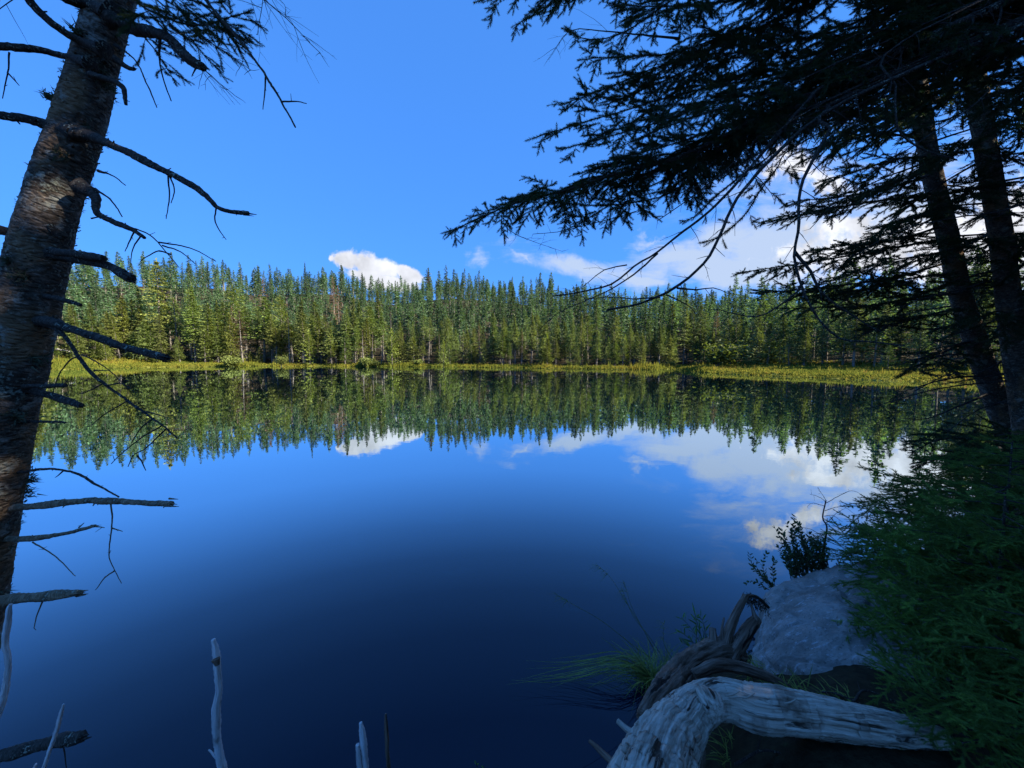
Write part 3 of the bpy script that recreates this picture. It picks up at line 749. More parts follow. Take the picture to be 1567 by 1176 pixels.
SP = [(470, 402, 150, 'tallest thin pointed spruce standing alone left of the cumulus cloud'), (524, 405, 150, 'dark double-width spruce top in front of the cumulus left end'),
      (322, 402, 140, 'dark pointed spire at left, above the thin drooping twig'), (657, 416, 165, 'thin reddish spire at the right end of the cumulus'),
      (400, 413, 150, 'slim spire halfway between the leaning trunk and the cumulus'), (555, 418, 150, 'small spire against the middle of the cumulus'),
      (1202, 432, 110, 'spire on the skyline left of the near drooping sprays'), (1132, 437, 115, 'broad spire over the right-hand marsh'),
      (209, 402, 125, 'spiky spruce top at left beside the short broken stub'), (840, 425, 160, 'spruce top rising on the skyline left of the bare limbs')]
for i_, (sx, sy, sY, lb_) in enumerate(SP):
    p = P(sx, 500, sY); z = float(height(np.array([p[0]]), np.array([p[1]]))[0]); top = P(sx, sy, sY)[2]; vi = (4, 2, 4, 2, 4, 2, 0, 1, 2, 4)[i_]
    Ht = {4: 18, 2: 16, 0: 15, 1: 17}[vi]; s = (top - z) / Ht; wz = min(s, 1.15)
    c = (.05, .09, .05) if i_ != 3 else (.11, .075, .06)
    e = tree_copy('tall', vi, 'spruce_tree', (p[0], p[1], z), (wz * (1.3 if i_ == 1 else .8), wz * .8, s), i_ * 1.3, c); tag(e, lb_, 'tree', G2)
# red-brown dying trees seen among the green
for (sx, sy, sY, lb_) in [(405, 428, 110, 'rusty red-brown dying spruce left of centre in the far forest'), (511, 425, 118, 'rusty tree top just below the double-width dark spruce'),
                          (518, 440, 100, 'grey dead spruce pole above the pale shore stones'), (358, 470, 93, 'pale bare-trunked dying spruce in the left part of the forest')]:
    p = P(sx, 520, sY); z = float(height(np.array([p[0]]), np.array([p[1]]))[0]); top = P(sx, sy, sY)[2]; s = (top - z) / 15
    e = tree_copy('dying', 2, 'dead_spruce', (p[0], p[1], z), (min(s, 1.2),) * 2 + (s,), sx, (.17, .10, .06)); tag(e, lb_, 'tree', 'dying spruces of the far forest')

# pale stones and a fallen dead tree on the far shore
def boulder(name, pts, mat_, sub=5, amp=.05, seed=0, freq=2.0, smooth_it=6, parent=None):
    import bmesh
    bm = bmesh.new()
    for p in pts: bm.verts.new(p)
    r = bmesh.ops.convex_hull(bm, input=bm.verts); dele = [x for x in r['geom_interior'] if isinstance(x, bmesh.types.BMVert)]
    bmesh.ops.delete(bm, geom=dele, context='VERTS')
    bmesh.ops.triangulate(bm, faces=bm.faces)
    for it in range(sub):
        bmesh.ops.subdivide_edges(bm, edges=[e for e in bm.edges], cuts=1, use_grid_fill=True)
        if it < 4:
            for _ in range(smooth_it // 3 if it else 1): bmesh.ops.smooth_vert(bm, verts=bm.verts, factor=.35, use_axis_x=True, use_axis_y=True, use_axis_z=True)
    from mathutils import noise as mn
    bm.normal_update(); ctr = sum((v.co for v in bm.verts), Vector()) / len(bm.verts)
    for v in bm.verts:
        q = v.co * freq + Vector((seed, seed * 2, 0)); h = mn.fractal(q, .9, 2.1, 6)
        h2 = abs(mn.noise(q * 1.7)) ; v.co += v.normal * (amp * h - amp * .8 * max(0, .12 - h2) * 4)
    for v in bm.verts: v.co -= ctr
    me = bpy.data.meshes.new(name); bm.to_mesh(me); bm.free(); me.materials.append(mat_)
    me.polygons.foreach_set('use_smooth', [True] * len(me.polygons))
    o = bpy.data.objects.new(name, me); COL.objects.link(o); o.location = ctr; return o
for i_, (sx, sw, sh_, lb_) in enumerate([(505, 1.4, .5, 'pale flat stone on the far bank, left one of three'), (514, 1.9, .7, 'largest pale stone on the far bank, between two smaller ones'),
                                         (523, 1.2, .4, 'pale flat stone on the far bank, right one of three')]):
    c = PZ(sx, 558.5, .15); r_ = np.random.RandomState(i_)
    pts = [c + [math.cos(a) * sw * r_.uniform(.7, 1), math.sin(a) * sw * .6, zz_] for a in np.arange(8) * .785 for zz_ in (-.3, sh_ * r_.uniform(.5, 1))]
    o = boulder('shore_stone', pts, M['rock'], 3, .05, i_); tag(o, lb_, 'stone', 'pale stones on the far bank')
mb = MB(); rs = np.random.RandomState(8)
p0, p1 = P(60, 532, 78), P(118, 541, 80); p1[2] = max(p1[2], .8)
tube(mb, spline([p0, (p0 + p1) / 2 + [0, 0, .25], p1], .5), .13, 6, rough=.1, rs=rs)
for q in np.linspace(.2, .9, 7):
    a_ = p0 * (1 - q) + p1 * q; tube(mb, [a_, a_ + rs.normal(0, .5, 3) + [0, 0, .9]], [.04, .01], 4, cap=False)
tag(mb.build('fallen_tree', M['snag'], None, True, origin=(p0 + p1) / 2), 'bleached fallen tree lying behind the left-hand marsh', 'fallen tree')

# ------------------------------------------------------------------ left leaning spruce
def pts_px(lst, Y=1.85):
    return np.array([P(a[0], a[1], a[2] if len(a) > 2 else Y) for a in lst])
rs = np.random.RandomState(3)
base = P(-210, 1500, 1.7); lt = empty('spruce_tree', tuple(base))
tag(lt, 'leaning lichen-spotted spruce trunk with broken dead branches at the left edge', 'tree')
ax = [(-260, 1640, 1.66), (-150, 1300, 1.72), (-93, 1100, 1.76), (-52, 900, 1.8), (-14, 700, 1.82), (22, 550, 1.85), (50, 430, 1.87), (84, 300, 1.9), (118, 200, 1.92), (145, 100, 1.95), (172, 0, 1.98), (205, -120, 2.03), (255, -330, 2.1), (330, -700, 2.25), (420, -1300, 2.5)]
c = pts_px(ax); cs = spline(c, .012); tt = np.linspace(0, 1, len(cs))
zz_ = cs[:, 2]; rads = np.interp(zz_, [.3, 1.6, 2.5, 3.2, 4.2, 6, 9], [.155, .135, .116, .098, .078, .06, .02])
mb = MB(); tube(mb, cs, rads, 56, rough=.07, rs=rs)
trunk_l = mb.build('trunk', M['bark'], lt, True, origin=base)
def trunk_at(py, side=1.0):              # a point on the trunk's visible side edge at picture height py
    zz = [P(a[0], a[1], a[2])[2] for a in ax]
    i_ = np.argmin([abs((HH / 2 - F * math.tan(math.atan2(CAMZ - q[2], q[1]) - PITCH)) - py) for q in cs]); return cs[i_], rads[i_]
# bark scales and lichen tufts
mb = MB(); n = 5200; ii = rs.randint(30, len(cs) - 30, n); ii = ii[(cs[ii][:, 2] < 5)]; n = len(ii)
T = norm(np.gradient(cs, axis=0))[ii]; a = norm(rs.normal(0, 1, (n, 3))); a = norm(a - T * (a * T).sum(1, keepdims=True)); b = np.cross(T, a)
p = cs[ii] + a * rads[ii][:, None] * 1.0; s = rs.uniform(.003, .011, n)[:, None]
lift = a * rs.uniform(.25, 1.3, (n, 1)) * s * .8; ang2 = rs.uniform(-.6, .6, (n, 1)); up_ = T * np.cos(ang2) + b * np.sin(ang2); bb = np.cross(up_, a)
vv = np.stack([p - bb * s * .8 - a * .002, p + bb * s * .8 - a * .002, p + bb * s * .5 + up_ * s * 1.2 + lift, p - bb * s * .5 + up_ * s * 1.1 + lift], 1).reshape(-1, 3)
mb.add(vv, np.arange(4 * n).reshape(-1, 4), 1, vv * 1.0)
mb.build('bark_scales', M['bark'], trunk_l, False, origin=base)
def mossy():
    return mat('lichen', leafy((.085, .10, .06), .2, .8, nscale=30))
M['lichen'] = mossy()
mb = MB()
def tuft(mb, p, d, s, n, r):
    dd = norm(d + r.normal(0, .7, (n, 3))); w = norm(np.cross(dd, r.normal(0, 1, (n, 3)))) * s * .10
    l_ = s * r.uniform(.4, 1.2, (n, 1)); q = p + r.normal(0, s * .35, (n, 3))
    mb.add(np.stack([q - w, q + w, q + dd * l_], 1).reshape(-1, 3), np.arange(3 * n).reshape(-1, 3), np.repeat(r.uniform(.5, 1.4, n), 3))
for k in range(520):
    i_ = rs.randint(30, len(cs) - 10)
    if cs[i_][2] > 4.6: continue
    if rs.rand() < .15:
        T1 = norm(cs[i_ + 1] - cs[i_ - 1]); a1 = rs.normal(0, 1, 3); a1 = norm(a1 - T1 * (a1 @ T1)); tuft(mb, cs[i_] + a1 * rads[i_], a1, .04, 60, rs)
    T1 = norm(cs[i_ + 1] - cs[i_ - 1]); a1 = rs.normal(0, 1, 3) + np.array([-.35, 0, 0]); a1 = norm(a1 - T1 * (a1 @ T1))
    tuft(mb, cs[i_] + a1 * rads[i_], a1 + [0, 0, -.3], rs.uniform(.008, .02), 14, rs)
mb.build('lichen', M['lichen'], trunk_l, False, origin=base)
PXM = 1.85 / F                           # metres per picture pixel at the trunk
def dead_branch(pts, r0, r1, twigs=(), matk='twig', Yv=None, blobs_=0, seed=0, label=None, shred=False):
    r = np.random.RandomState(seed + 100); P3 = pts_px(pts)
    c_ = spline(P3, .01); n_ = len(c_); wob = np.cumsum(r.normal(0, .0007, c_.shape), 0); wob -= np.linspace(0, 1, n_)[:, None] * wob[-1]; c_ = c_ + wob
    m_ = MB(); rr = np.linspace(r0, r1, n_) * .86 * PXM * (1 + .8 * np.exp(-np.arange(n_) / 6.0)) * (1 + .12 * np.sin(np.arange(n_) * .21 + seed)); tube(m_, c_, rr, 14, rough=.32, rs=r)
    for tw_ in twigs:
        q = spline(pts_px(tw_), .012); q = q + np.cumsum(r.normal(0, .0006, q.shape), 0)
        tube(m_, q, np.linspace(1.15, .5, len(q)) * PXM, 5, cap=False, rough=.2, rs=r)
        for z_ in range(max(1, len(q) // 9)):
            a_ = q[r.randint(1, len(q))]; tube(m_, [a_, a_ + norm(r.normal(0, 1, 3)) * r.uniform(.008, .03)], [.5 * PXM, .3 * PXM], 3, cap=False)
    for z_ in range(int(n_ * .22)):       # knots and twig stubs
        i_ = r.randint(2, n_ - 1); a_ = c_[i_]; d_ = norm(r.normal(0, 1, 3)); tube(m_, [a_, a_ + d_ * (rr[i_] + r.uniform(.003, .012))], [rr[i_] * .35, rr[i_] * .15], 4, cap=False)
    if shred:
        for z_ in range(6):
            a_ = c_[-1 - r.randint(2)] + r.normal(0, rr[-1] * .5, 3); d_ = norm(c_[-1] - c_[-3]); tube(m_, [a_ - d_ * .02, a_ + d_ * r.uniform(.01, .05)], [rr[-1] * .4, rr[-1] * .08], 4, cap=False)
    o = m_.build('branch', M[matk], lt, True, origin=base)
    if label: o['label'] = label
    return o
def tpx(py):                             # trunk axis px at height py for rooting
    return float(np.interp(py, [0, 100, 200, 300, 430, 550, 700, 900, 1100], [172, 145, 118, 84, 50, 22, -14, -52, -93]))
DB = [
 ([(118, 205), (150, 214), (200, 235, 1.8), (258, 263, 1.76), (300, 286, 1.74), (323, 306, 1.72), (340, 321, 1.72), (379, 327, 1.7)], 7, 3.2,
  [[(257, 265, 1.76), (258, 285, 1.76), (259, 305, 1.76), (253, 335, 1.76)], [(258, 266, 1.76), (267, 290, 1.75), (263, 312, 1.75)], [(332, 314, 1.72), (330, 340, 1.72), (347, 367, 1.71)], [(252, 262, 1.77), (262, 257, 1.77)]]),
 ([(120, 285), (145, 300, 1.85), (147, 325, 1.82), (170, 338, 1.8), (200, 350, 1.78), (221, 364, 1.77)], 6.5, 3,
  [[(140, 335, 1.81), (165, 330, 1.82)], [(195, 348, 1.78), (225, 357, 1.77), (243, 372, 1.77), (262, 395, 1.76), (274, 410, 1.76)], [(243, 371, 1.77), (290, 378, 1.76), (331, 400, 1.75)],
   [(262, 390, 1.76), (243, 384, 1.76), (225, 392, 1.76), (214, 400, 1.75)], [(248, 376, 1.77), (275, 385, 1.78), (300, 405, 1.78)], [(206, 354, 1.78), (198, 366, 1.78), (190, 385, 1.78)], [(216, 360, 1.775), (203, 380, 1.78), (199, 400, 1.78)]]),
 ([(70, 385), (110, 388, 1.8), (160, 396, 1.76)], 6, 5, []),
 ([(60, 388), (118, 396, 1.83), (164, 406, 1.8), (202, 427, 1.76)], 8, 6.5, []),
 ([(60, 452), (98, 459, 1.8), (123, 467, 1.79)], 4, 3, []),
 ([(50, 490), (89, 497, 1.8), (143, 513, 1.76), (189, 530, 1.73), (255, 548, 1.7)], 8, 5, []),
 ([(60, 490), (95, 508, 1.8), (123, 546, 1.78), (143, 571, 1.76), (171, 596, 1.75), (214, 626, 1.73), (250, 651, 1.71), (271, 671, 1.7)], 3.6, 1,
  [[(123, 546, 1.78), (108, 552, 1.78), (93, 572, 1.78), (80, 610, 1.78)], [(125, 543, 1.78), (150, 556, 1.75), (175, 575, 1.74), (190, 592, 1.73)], [(143, 567, 1.76), (165, 567, 1.74)], [(163, 590, 1.75), (185, 588, 1.74), (207, 601, 1.73)],
   [(250, 650, 1.71), (215, 672, 1.72), (185, 695, 1.72), (170, 710, 1.72)], [(256, 655, 1.71), (225, 685, 1.7), (205, 697, 1.7), (197, 714, 1.7)], [(210, 697, 1.7), (218, 706, 1.7), (224, 720, 1.7)], [(222, 630, 1.73), (262, 640, 1.7)],
   [(195, 614, 1.74), (165, 630, 1.76), (138, 650, 1.78)], [(158, 586, 1.76), (140, 597, 1.77), (120, 604, 1.78)], [(236, 640, 1.72), (215, 655, 1.7), (200, 678, 1.7)]]),
 ([(20, 596), (46, 592, 1.8), (100, 590, 1.76)], 4, 3.4, []),
 ([(20, 590), (75, 606, 1.82), (100, 613, 1.79), (125, 621, 1.77)], 6, 5, []),
 ([(20, 645), (62, 646, 1.82), (100, 647, 1.8)], 2.6, 1.6, []),
 ([(10, 725), (73, 718, 1.8), (117, 724, 1.78), (150, 742, 1.76), (182, 761, 1.74)], 2.4, 1.3, [[(97, 721, 1.79), (85, 731, 1.79)]]),
]
for i_, (p_, a_, b_, tw_) in enumerate(DB): dead_branch(p_, a_, b_, tw_, seed=i_, shred=(i_ in (0, 3, 5, 8)))
dead_branch([(-20, 785), (40, 777, 1.82), (109, 769, 1.79), (174, 767, 1.76), (263, 772, 1.72)], 6.5, 4.2,
            [[(170, 772, 1.76), (172, 800, 1.76), (166, 848, 1.75), (175, 875, 1.75), (184, 892, 1.75)], [(175, 874, 1.75), (160, 884, 1.75), (146, 902, 1.75)], [(171, 808, 1.76), (187, 813, 1.76)]], 'pale_twig', seed=31, shred=True, label='straight pale tan broken branch')
dead_branch([(-30, 822), (28, 823, 1.82), (81, 817, 1.79), (146, 805, 1.75)], 7, 2, [[(50, 830, 1.8), (85, 852, 1.78), (115, 882, 1.76)], [(120, 808, 1.76), (128, 801, 1.76)], [(146, 806, 1.75), (160, 808, 1.74)]], 'pale_twig', seed=32, shred=True, label='pale tapering splintered branch')
dead_branch([(-50, 925), (0, 918, 1.8), (60, 912, 1.75), (122, 908, 1.7)], 11, 6, [[(65, 922, 1.75), (58, 940, 1.75), (53, 962, 1.75)]], 'pale_twig', seed=33, shred=True, label='thick broken branch with a split pale end')
dead_branch([(-110, 1185), (0, 1157, 1.65), (73, 1137, 1.62), (125, 1129, 1.6)], 12, 8, [[(95, 1138, 1.61), (100, 1158, 1.61), (103, 1180, 1.61)]], seed=34, shred=True)
for i_, (p_, a_, b_) in enumerate([([(118, 205), (72, 193, 1.85), (30, 182, 1.8), (-40, 172, 1.75)], 7.5, 6), ([(140, 100), (100, 88, 1.88), (50, 78, 1.85), (-40, 68, 1.8)], 5.5, 4.5),
                                   ([(160, 75), (130, 66, 1.85), (90, 42, 1.8), (50, 5, 1.76), (20, -50, 1.7)], 7, 4.5), ([(175, 25), (140, 10, 1.9), (100, -5, 1.85), (40, -40, 1.8)], 9, 7),
                                   ([(84, 350), (22, 356, 1.82), (-40, 340, 1.75)], 7, 6), ([(140, 115), (185, 130, 1.84), (193, 160, 1.82)], 4, 2.5), ([(175, 90), (196, 104, 1.86), (206, 106, 1.85)], 3, 2)]):
    dead_branch(p_, a_, b_, [[(14, 80, 1.8), (12, 110, 1.8), (4, 150, 1.8)], [(12, 112, 1.8), (30, 132, 1.8)]] if i_ == 1 else (), seed=50 + i_)
dead_branch([(170, 30), (204, 44, 1.86), (240, 52, 1.8), (262, 66, 1.77), (286, 90, 1.74), (311, 104, 1.72)], 9, 6, [[(300, 104, 1.72), (293, 118, 1.72)]], seed=61, shred=True, label='thick mossy broken branch stub at the top')
dead_branch([(215, -150, 2.0), (270, -60, 1.85), (316, 0, 1.75), (374, 68, 1.7), (408, 116, 1.68), (432, 156, 1.66), (452, 195, 1.65)], 3.6, 1.2,
            [[(432, 156, 1.66), (455, 156, 1.65), (470, 159, 1.65)], [(407, 116, 1.68), (406, 140, 1.68), (403, 168, 1.68)], [(374, 68, 1.7), (378, 62, 1.7)]], seed=62, label='long thin leafless branch hanging from above')
for i_, tw_ in enumerate([[(176, 70, 1.92), (205, 92, 1.87), (222, 125, 1.85), (240, 165, 1.84)], [(243, 52, 1.80), (246, 105, 1.82), (252, 130, 1.84), (262, 155, 1.84)], [(150, 262, 1.84), (172, 270, 1.82), (192, 284, 1.81)], [(145, 290, 1.84), (170, 308, 1.82), (187, 332, 1.81)]]):
    dead_branch(tw_, 1.4, .7, seed=70 + i_)
# dead fine sprays and the live needles at the top
def Lb(p_, r0, r1, **kw):
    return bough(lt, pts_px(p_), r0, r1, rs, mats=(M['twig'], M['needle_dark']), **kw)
Lb([(190, -10, 1.95), (240, 20, 1.85), (300, 38, 1.8), (370, 20, 1.75)], .006, .002, lat=.20, gap=.035, needle_from=.15, sl=.045, kind='fine', start=.1)
Lb([(200, -60, 2.0), (255, -10, 1.9), (310, 10, 1.85), (350, 45, 1.8)], .006, .002, lat=.22, gap=.035, needle_from=.1, sl=.045, start=.05)
Lb([(195, 20, 1.95), (225, 60, 1.88), (248, 90, 1.85), (265, 118, 1.82)], .005, .0015, lat=.12, gap=.04, needle_from=.1, sl=.04, start=.1)
Lb([(230, 20, 1.9), (280, 80, 1.8), (325, 120, 1.75), (360, 150, 1.72)], .004, .001, lat=.17, gap=.04, needle_from=2, start=.1)
Lb([(230, -10, 1.9), (300, 50, 1.78), (345, 80, 1.74), (385, 110, 1.7)], .004, .001, lat=.18, gap=.04, needle_from=2, start=.1)
Lb([(240, -120, 1.95), (350, -40, 1.75), (430, 20, 1.68), (500, 85, 1.62)], .005, .001, lat=.24, gap=.045, needle_from=2, start=.1)
Lb([(240, -100, 1.95), (340, -60, 1.75), (400, -20, 1.68), (395, 55, 1.64)], .004, .001, lat=.2, gap=.05, needle_from=2, start=.3)
Lb([(120, -40, 1.9), (60, -20, 1.8), (10, 10, 1.75), (-30, 40, 1.7)], .004, .001, lat=.18, gap=.06, needle_from=2, start=.2)
# crown far above, out of the picture, that shades the trunk
for k in range(26):
    zc = 6.3 + k * .13; i_ = int(np.argmin(abs(cs[:, 2] - zc))); a = k * 2.4; dv = np.array([math.cos(a), math.sin(a), -.15]); ln = 1.5 * (1 - k / 34)
    q0 = cs[i_]; bough(lt, [q0, q0 + dv * ln * .5, q0 + dv * ln + [0, 0, -.15]], .012, .003, rs, lat=.5, gap=.12, needle_from=.1, sl=.12, lvl=1, kind='mid', mats=(M['twig'], M['needle_dark']), step=.12, k=5)

# ------------------------------------------------------------------ big spruce overhanging from the right
rs = np.random.RandomState(21)
ob = np.array([5.0, 2.0, float(height(np.array([5.0]), np.array([2.0]))[0])]); ov = empty('spruce_tree', tuple(ob))
tag(ov, 'large dark spruce whose long needled bough hangs across the upper right sky', 'tree')
mb = MB(); q = spline([ob - [0, 0, .3], ob + [0, 0, 3], ob + [-.15, .1, 7], ob + [-.2, .2, 13]], .2); tube(mb, q, np.linspace(.2, .04, len(q)), 16, rough=.06, rs=rs)
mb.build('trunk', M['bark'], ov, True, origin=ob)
def OB(p_, r0, r1, Y=2.6, **kw):
    kw.setdefault('sl', .075); kw.setdefault('mats', (M['twig'], M['needle_dark'])); kw.setdefault('up', (0, -.75, .8))
    q = pts_px(p_, Y); kw.pop('root', None)
    if kw.pop('join', True) and r0 > .0095:
        run = ob[0] - q[0][0]; ang_ = q[0] + [run * .5, (ob[1] - q[0][1]) * .5, run * .2]
        q = np.vstack([[ob[0], ob[1], q[0][2] + run * .45], ang_, q])
    return bough(ov, q, r0, r1, rs, **kw)
FULLP = lambda t: min(1, (1 - t) * 4.5 + .3) * min(1, .5 + t)
# main limb
OB([(1567, -10, 2.3), (1470, 35, 2.35), (1386, 75, 2.45), (1304, 122, 2.55), (1214, 155, 2.65), (1150, 185, 2.75), (1047, 237, 2.9), (925, 272, 3.0), (856, 294, 3.1), (782, 314, 3.15), (704, 350, 3.2)],
   .045, .004, root=True, lat=.42, gap=.05, start=.35, needle_from=.45, lvl=1, prof=FULLP, droop=.4)
OB([(1130, 215, 2.8), (1068, 262, 2.9), (1015, 300, 3.0), (925, 316, 3.1), (843, 312, 3.15)], .012, .003, lat=.3, gap=.07, needle_from=.35, full=.5)
OB([(1130, 225, 2.8), (1031, 286, 2.95), (998, 314, 3.0), (941, 335, 3.05), (864, 355, 3.1), (815, 361, 3.1)], .011, .002, lat=.28, gap=.055, needle_from=2, start=.25)
OB([(800, 312, 3.15), (770, 335, 3.15), (790, 360, 3.1), (860, 385, 3.0)], .004, .001, lat=.2, gap=.05, needle_from=2)
# long bare hanging limbs
bare = dict(lat=.2, gap=.11, needle_from=2, start=.12, rough=.2)
OB([(1304, 115, 2.5), (1234, 163, 2.5), (1182, 222, 2.45), (1124, 290, 2.4), (1088, 325, 2.38), (1047, 357, 2.36), (1007, 388, 2.34), (970, 410, 2.32), (933, 438, 2.3), (880, 452, 2.3), (843, 457, 2.3)], .026, .004, **bare)
OB([(1007, 388, 2.34), (970, 420, 2.3), (930, 445, 2.28), (890, 462, 2.26), (850, 480, 2.25), (822, 505, 2.24)], .006, .0015, **bare)
OB([(960, 405, 2.32), (925, 412, 2.3), (890, 440, 2.28), (862, 448, 2.28)], .004, .001, **bare)
OB([(1310, 140, 2.4), (1275, 163, 2.4), (1222, 206, 2.35), (1173, 255, 2.3), (1135, 302, 2.28), (1107, 360, 2.25), (1082, 402, 2.22), (1035, 441, 2.2), (985, 465, 2.2), (935, 473, 2.2)], .028, .006, **bare)
OB([(1035, 441, 2.2), (1065, 444, 2.18), (1090, 441, 2.17), (1112, 449, 2.16)], .006, .0015, **bare)
OB([(1020, 452, 2.2), (1040, 462, 2.18), (1060, 475, 2.17), (1068, 490, 2.16)], .005, .0012, **bare)
OB([(1010, 455, 2.2), (970, 458, 2.2), (930, 455, 2.2), (880, 462, 2.2)], .005, .001, **bare)
OB([(1292, 155, 2.3), (1271, 196, 2.25), (1243, 245, 2.2), (1226, 286, 2.18), (1222, 351, 2.15), (1216, 388, 2.14), (1231, 441, 2.13), (1250, 480, 2.12), (1284, 513, 2.1), (1335, 520, 2.08), (1380, 525, 2.06)], .027, .004, **bare)
OB([(1217, 385, 2.14), (1240, 415, 2.12), (1255, 445, 2.12), (1284, 469, 2.1), (1330, 500, 2.1), (1360, 515, 2.1)], .009, .002, **bare)
OB([(1228, 430, 2.13), (1219, 446, 2.14), (1171, 479, 2.15), (1140, 483, 2.16), (1100, 475, 2.18), (1082, 473, 2.18)], .008, .001, **bare)
OB([(1380, 60, 2.3), (1367, 130, 2.25), (1366, 180, 2.2), (1375, 205, 2.2), (1400, 225, 2.2), (1460, 245, 2.2)], .013, .004, **bare)
OB([(1567, 110, 2.2), (1480, 170, 2.2), (1400, 222, 2.25), (1300, 290, 2.3), (1240, 350, 2.35)], .010, .002, **bare)
OB([(1567, 310, 2.6), (1470, 330, 2.6), (1380, 350, 2.6), (1300, 395, 2.6)], .012, .002, **bare)
# many parallel limbs sweeping left with dead twigs
for a_, b_, c_, d_ in [((1230, 150), (1150, 200), (1080, 235), (1000, 262)), ((1250, 165), (1160, 235), (1090, 275), (1030, 300)), ((1210, 180), (1130, 240), (1070, 290), (1000, 340)),
                       ((1260, 200), (1190, 260), (1140, 330), (1095, 365)), ((1200, 130), (1110, 160), (1020, 190), (960, 215)), ((1240, 190), (1175, 240), (1110, 285), (1060, 330))]:
    y0 = rs.uniform(2.35, 2.8); OB([(*a_, y0), (*b_, y0), (*c_, y0 + .05), (*d_, y0 + .1)], .012, .003, lat=.26, gap=.08, needle_from=rs.choice([.7, 2]), full=.5)
# leafy boughs making the dark mass above
LV = [[(1290, 70), (1180, 112), (1080, 130), (960, 165), (880, 190), (822, 208)], [(1200, 20), (1100, 62), (1000, 95), (930, 125), (862, 152)], [(1240, 100), (1120, 150), (1010, 190), (930, 215), (870, 232)],
      [(1150, -60), (1040, -10), (960, 45), (905, 58), (880, 50)], [(1250, -40), (1150, 30), (1050, 70), (960, 80), (900, 85)], [(1330, 30), (1200, 70), (1100, 95), (1000, 140), (930, 170)],
      [(1300, -60), (1200, -20), (1120, 0), (1040, 10), (960, 10)], [(1080, -100), (980, -50), (880, -22), (790, -5), (745, 2)], [(1020, -80), (930, -50), (870, -20), (830, 10), (800, 25)],
      [(1230, 150), (1130, 185), (1040, 215), (960, 240), (900, 262)], [(1180, 170), (1080, 225), (1000, 260), (960, 290), (985, 320)], [(1100, 230), (1010, 275), (950, 300), (900, 330), (870, 345)]]
for i_, p_ in enumerate(LV):
    y0 = rs.uniform(2.5, 3.1); OB([(x, y, y0 + .02 * j_) for j_, (x, y) in enumerate(p_)], .014, .003, prof=FULLP, droop=.32, lat=.33, gap=.055, start=.1, needle_from=.12 if i_ != 3 else .05, lvl=1)
OB([(1040, 60, 2.7), (960, 52, 2.65), (905, 48, 2.6), (870, 50, 2.6), (840, 90, 2.6)], .008, .001, lat=.28, gap=.06, needle_from=2)
LV2 = [[(1600, -60), (1480, -10), (1380, 20), (1290, 60), (1220, 100)], [(1600, 0), (1500, 60), (1400, 110), (1330, 150), (1290, 190)], [(1620, -100), (1450, -60), (1330, -30), (1230, 0), (1160, 40)],
       [(1600, 60), (1500, 110), (1420, 150), (1350, 200), (1300, 240)], [(1500, -100), (1400, -30), (1330, 40), (1280, 100), (1240, 130)],
       [(1620, 30), (1530, 60), (1450, 70), (1380, 110), (1330, 130)], [(1560, -80), (1520, 0), (1460, 60), (1400, 90), (1350, 100)],
       [(1620, 90), (1560, 130), (1500, 150), (1450, 180), (1400, 190)], [(1440, -80), (1340, -40), (1250, 30), (1180, 80), (1120, 120)], [(1640, -30), (1560, 30), (1510, 90), (1470, 130), (1440, 170)]]
for p_ in LV2:
    y0 = rs.uniform(2.2, 3.0); OB([(x, y, y0 + .05 * j_) for j_, (x, y) in enumerate(p_)], .016, .004, lat=.42, gap=.085, start=.05, needle_from=.05, lvl=1)
for k in range(22):
    zc = ob[2] + 4.6 + k * .36; a = k * 2.4; dv = np.array([math.cos(a), math.sin(a), -.1]); ln = 2.3 * (1 - k / 26); q0 = np.array([ob[0] - .1, ob[1] + .1, zc])
    bough(ov, [q0, q0 + dv * ln * .5, q0 + dv * ln + [0, 0, -.2]], .03, .005, rs, lat=.8, gap=.2, needle_from=.1, sl=.17, lvl=1, kind='mid', mats=(M['twig'], M['needle_dark']), step=.2, k=5)

# ------------------------------------------------------------------ two spruces on the right bank
def bank_spruce(axp, w0, w1, label, seed, boughs, autos, zr, droop=.2, Yc=6.0, rlen=2.2):
    r = np.random.RandomState(seed); c_ = spline(pts_px(axp, Yc), .08); e = empty('spruce_tree', tuple(c_[0])); tag(e, label, 'tree')
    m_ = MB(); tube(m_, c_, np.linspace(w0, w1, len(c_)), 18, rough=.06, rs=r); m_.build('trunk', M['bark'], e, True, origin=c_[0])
    for bp in boughs:
        live = bp[0]; q = pts_px(bp[1], Yc)
        bough(e, q, .022, .005, r, lat=.44 if live else .32, gap=.085 if live else .08, start=.08, needle_from=.18 if live else 2, sl=.10, lvl=1, kind='mid', mats=(M['twig'], M['needle_dark']), step=.12, k=5, droop=droop, tl=.6, th=1.3)
    for k in range(autos):
        zc = zr[0] + (zr[1] - zr[0]) * k / autos; i_ = int(np.argmin(abs(c_[:, 2] - zc))); a = k * 2.399 + seed
        ln = rlen * r.uniform(.6, 1.1) * (1 - .75 * max(0, k / autos - .35)); live = zc > CAMZ + .2
        dv = np.array([math.cos(a), math.sin(a), r.uniform(-.25, .0)]); q0 = c_[i_]
        bough(e, [q0, q0 + dv * ln * .5, q0 + dv * ln - [0, 0, ln * .12]], .016, .004, r, lat=.5, gap=.12 if live else .14, start=.1, needle_from=.25 if live else 2, sl=.13, lvl=1, kind='mid', mats=(M['twig'], M['needle_dark']), step=.15, k=5)
    return e
A_ax = [(1600, 830, 6.1), (1560, 700, 6.1), (1527, 620, 6.05), (1495, 530, 6), (1470, 450, 6), (1452, 370, 6), (1432, 290, 6), (1415, 200, 6), (1400, 90, 6.1), (1390, -60, 6.2), (1380, -300, 6.4), (1385, -700, 6.8)]
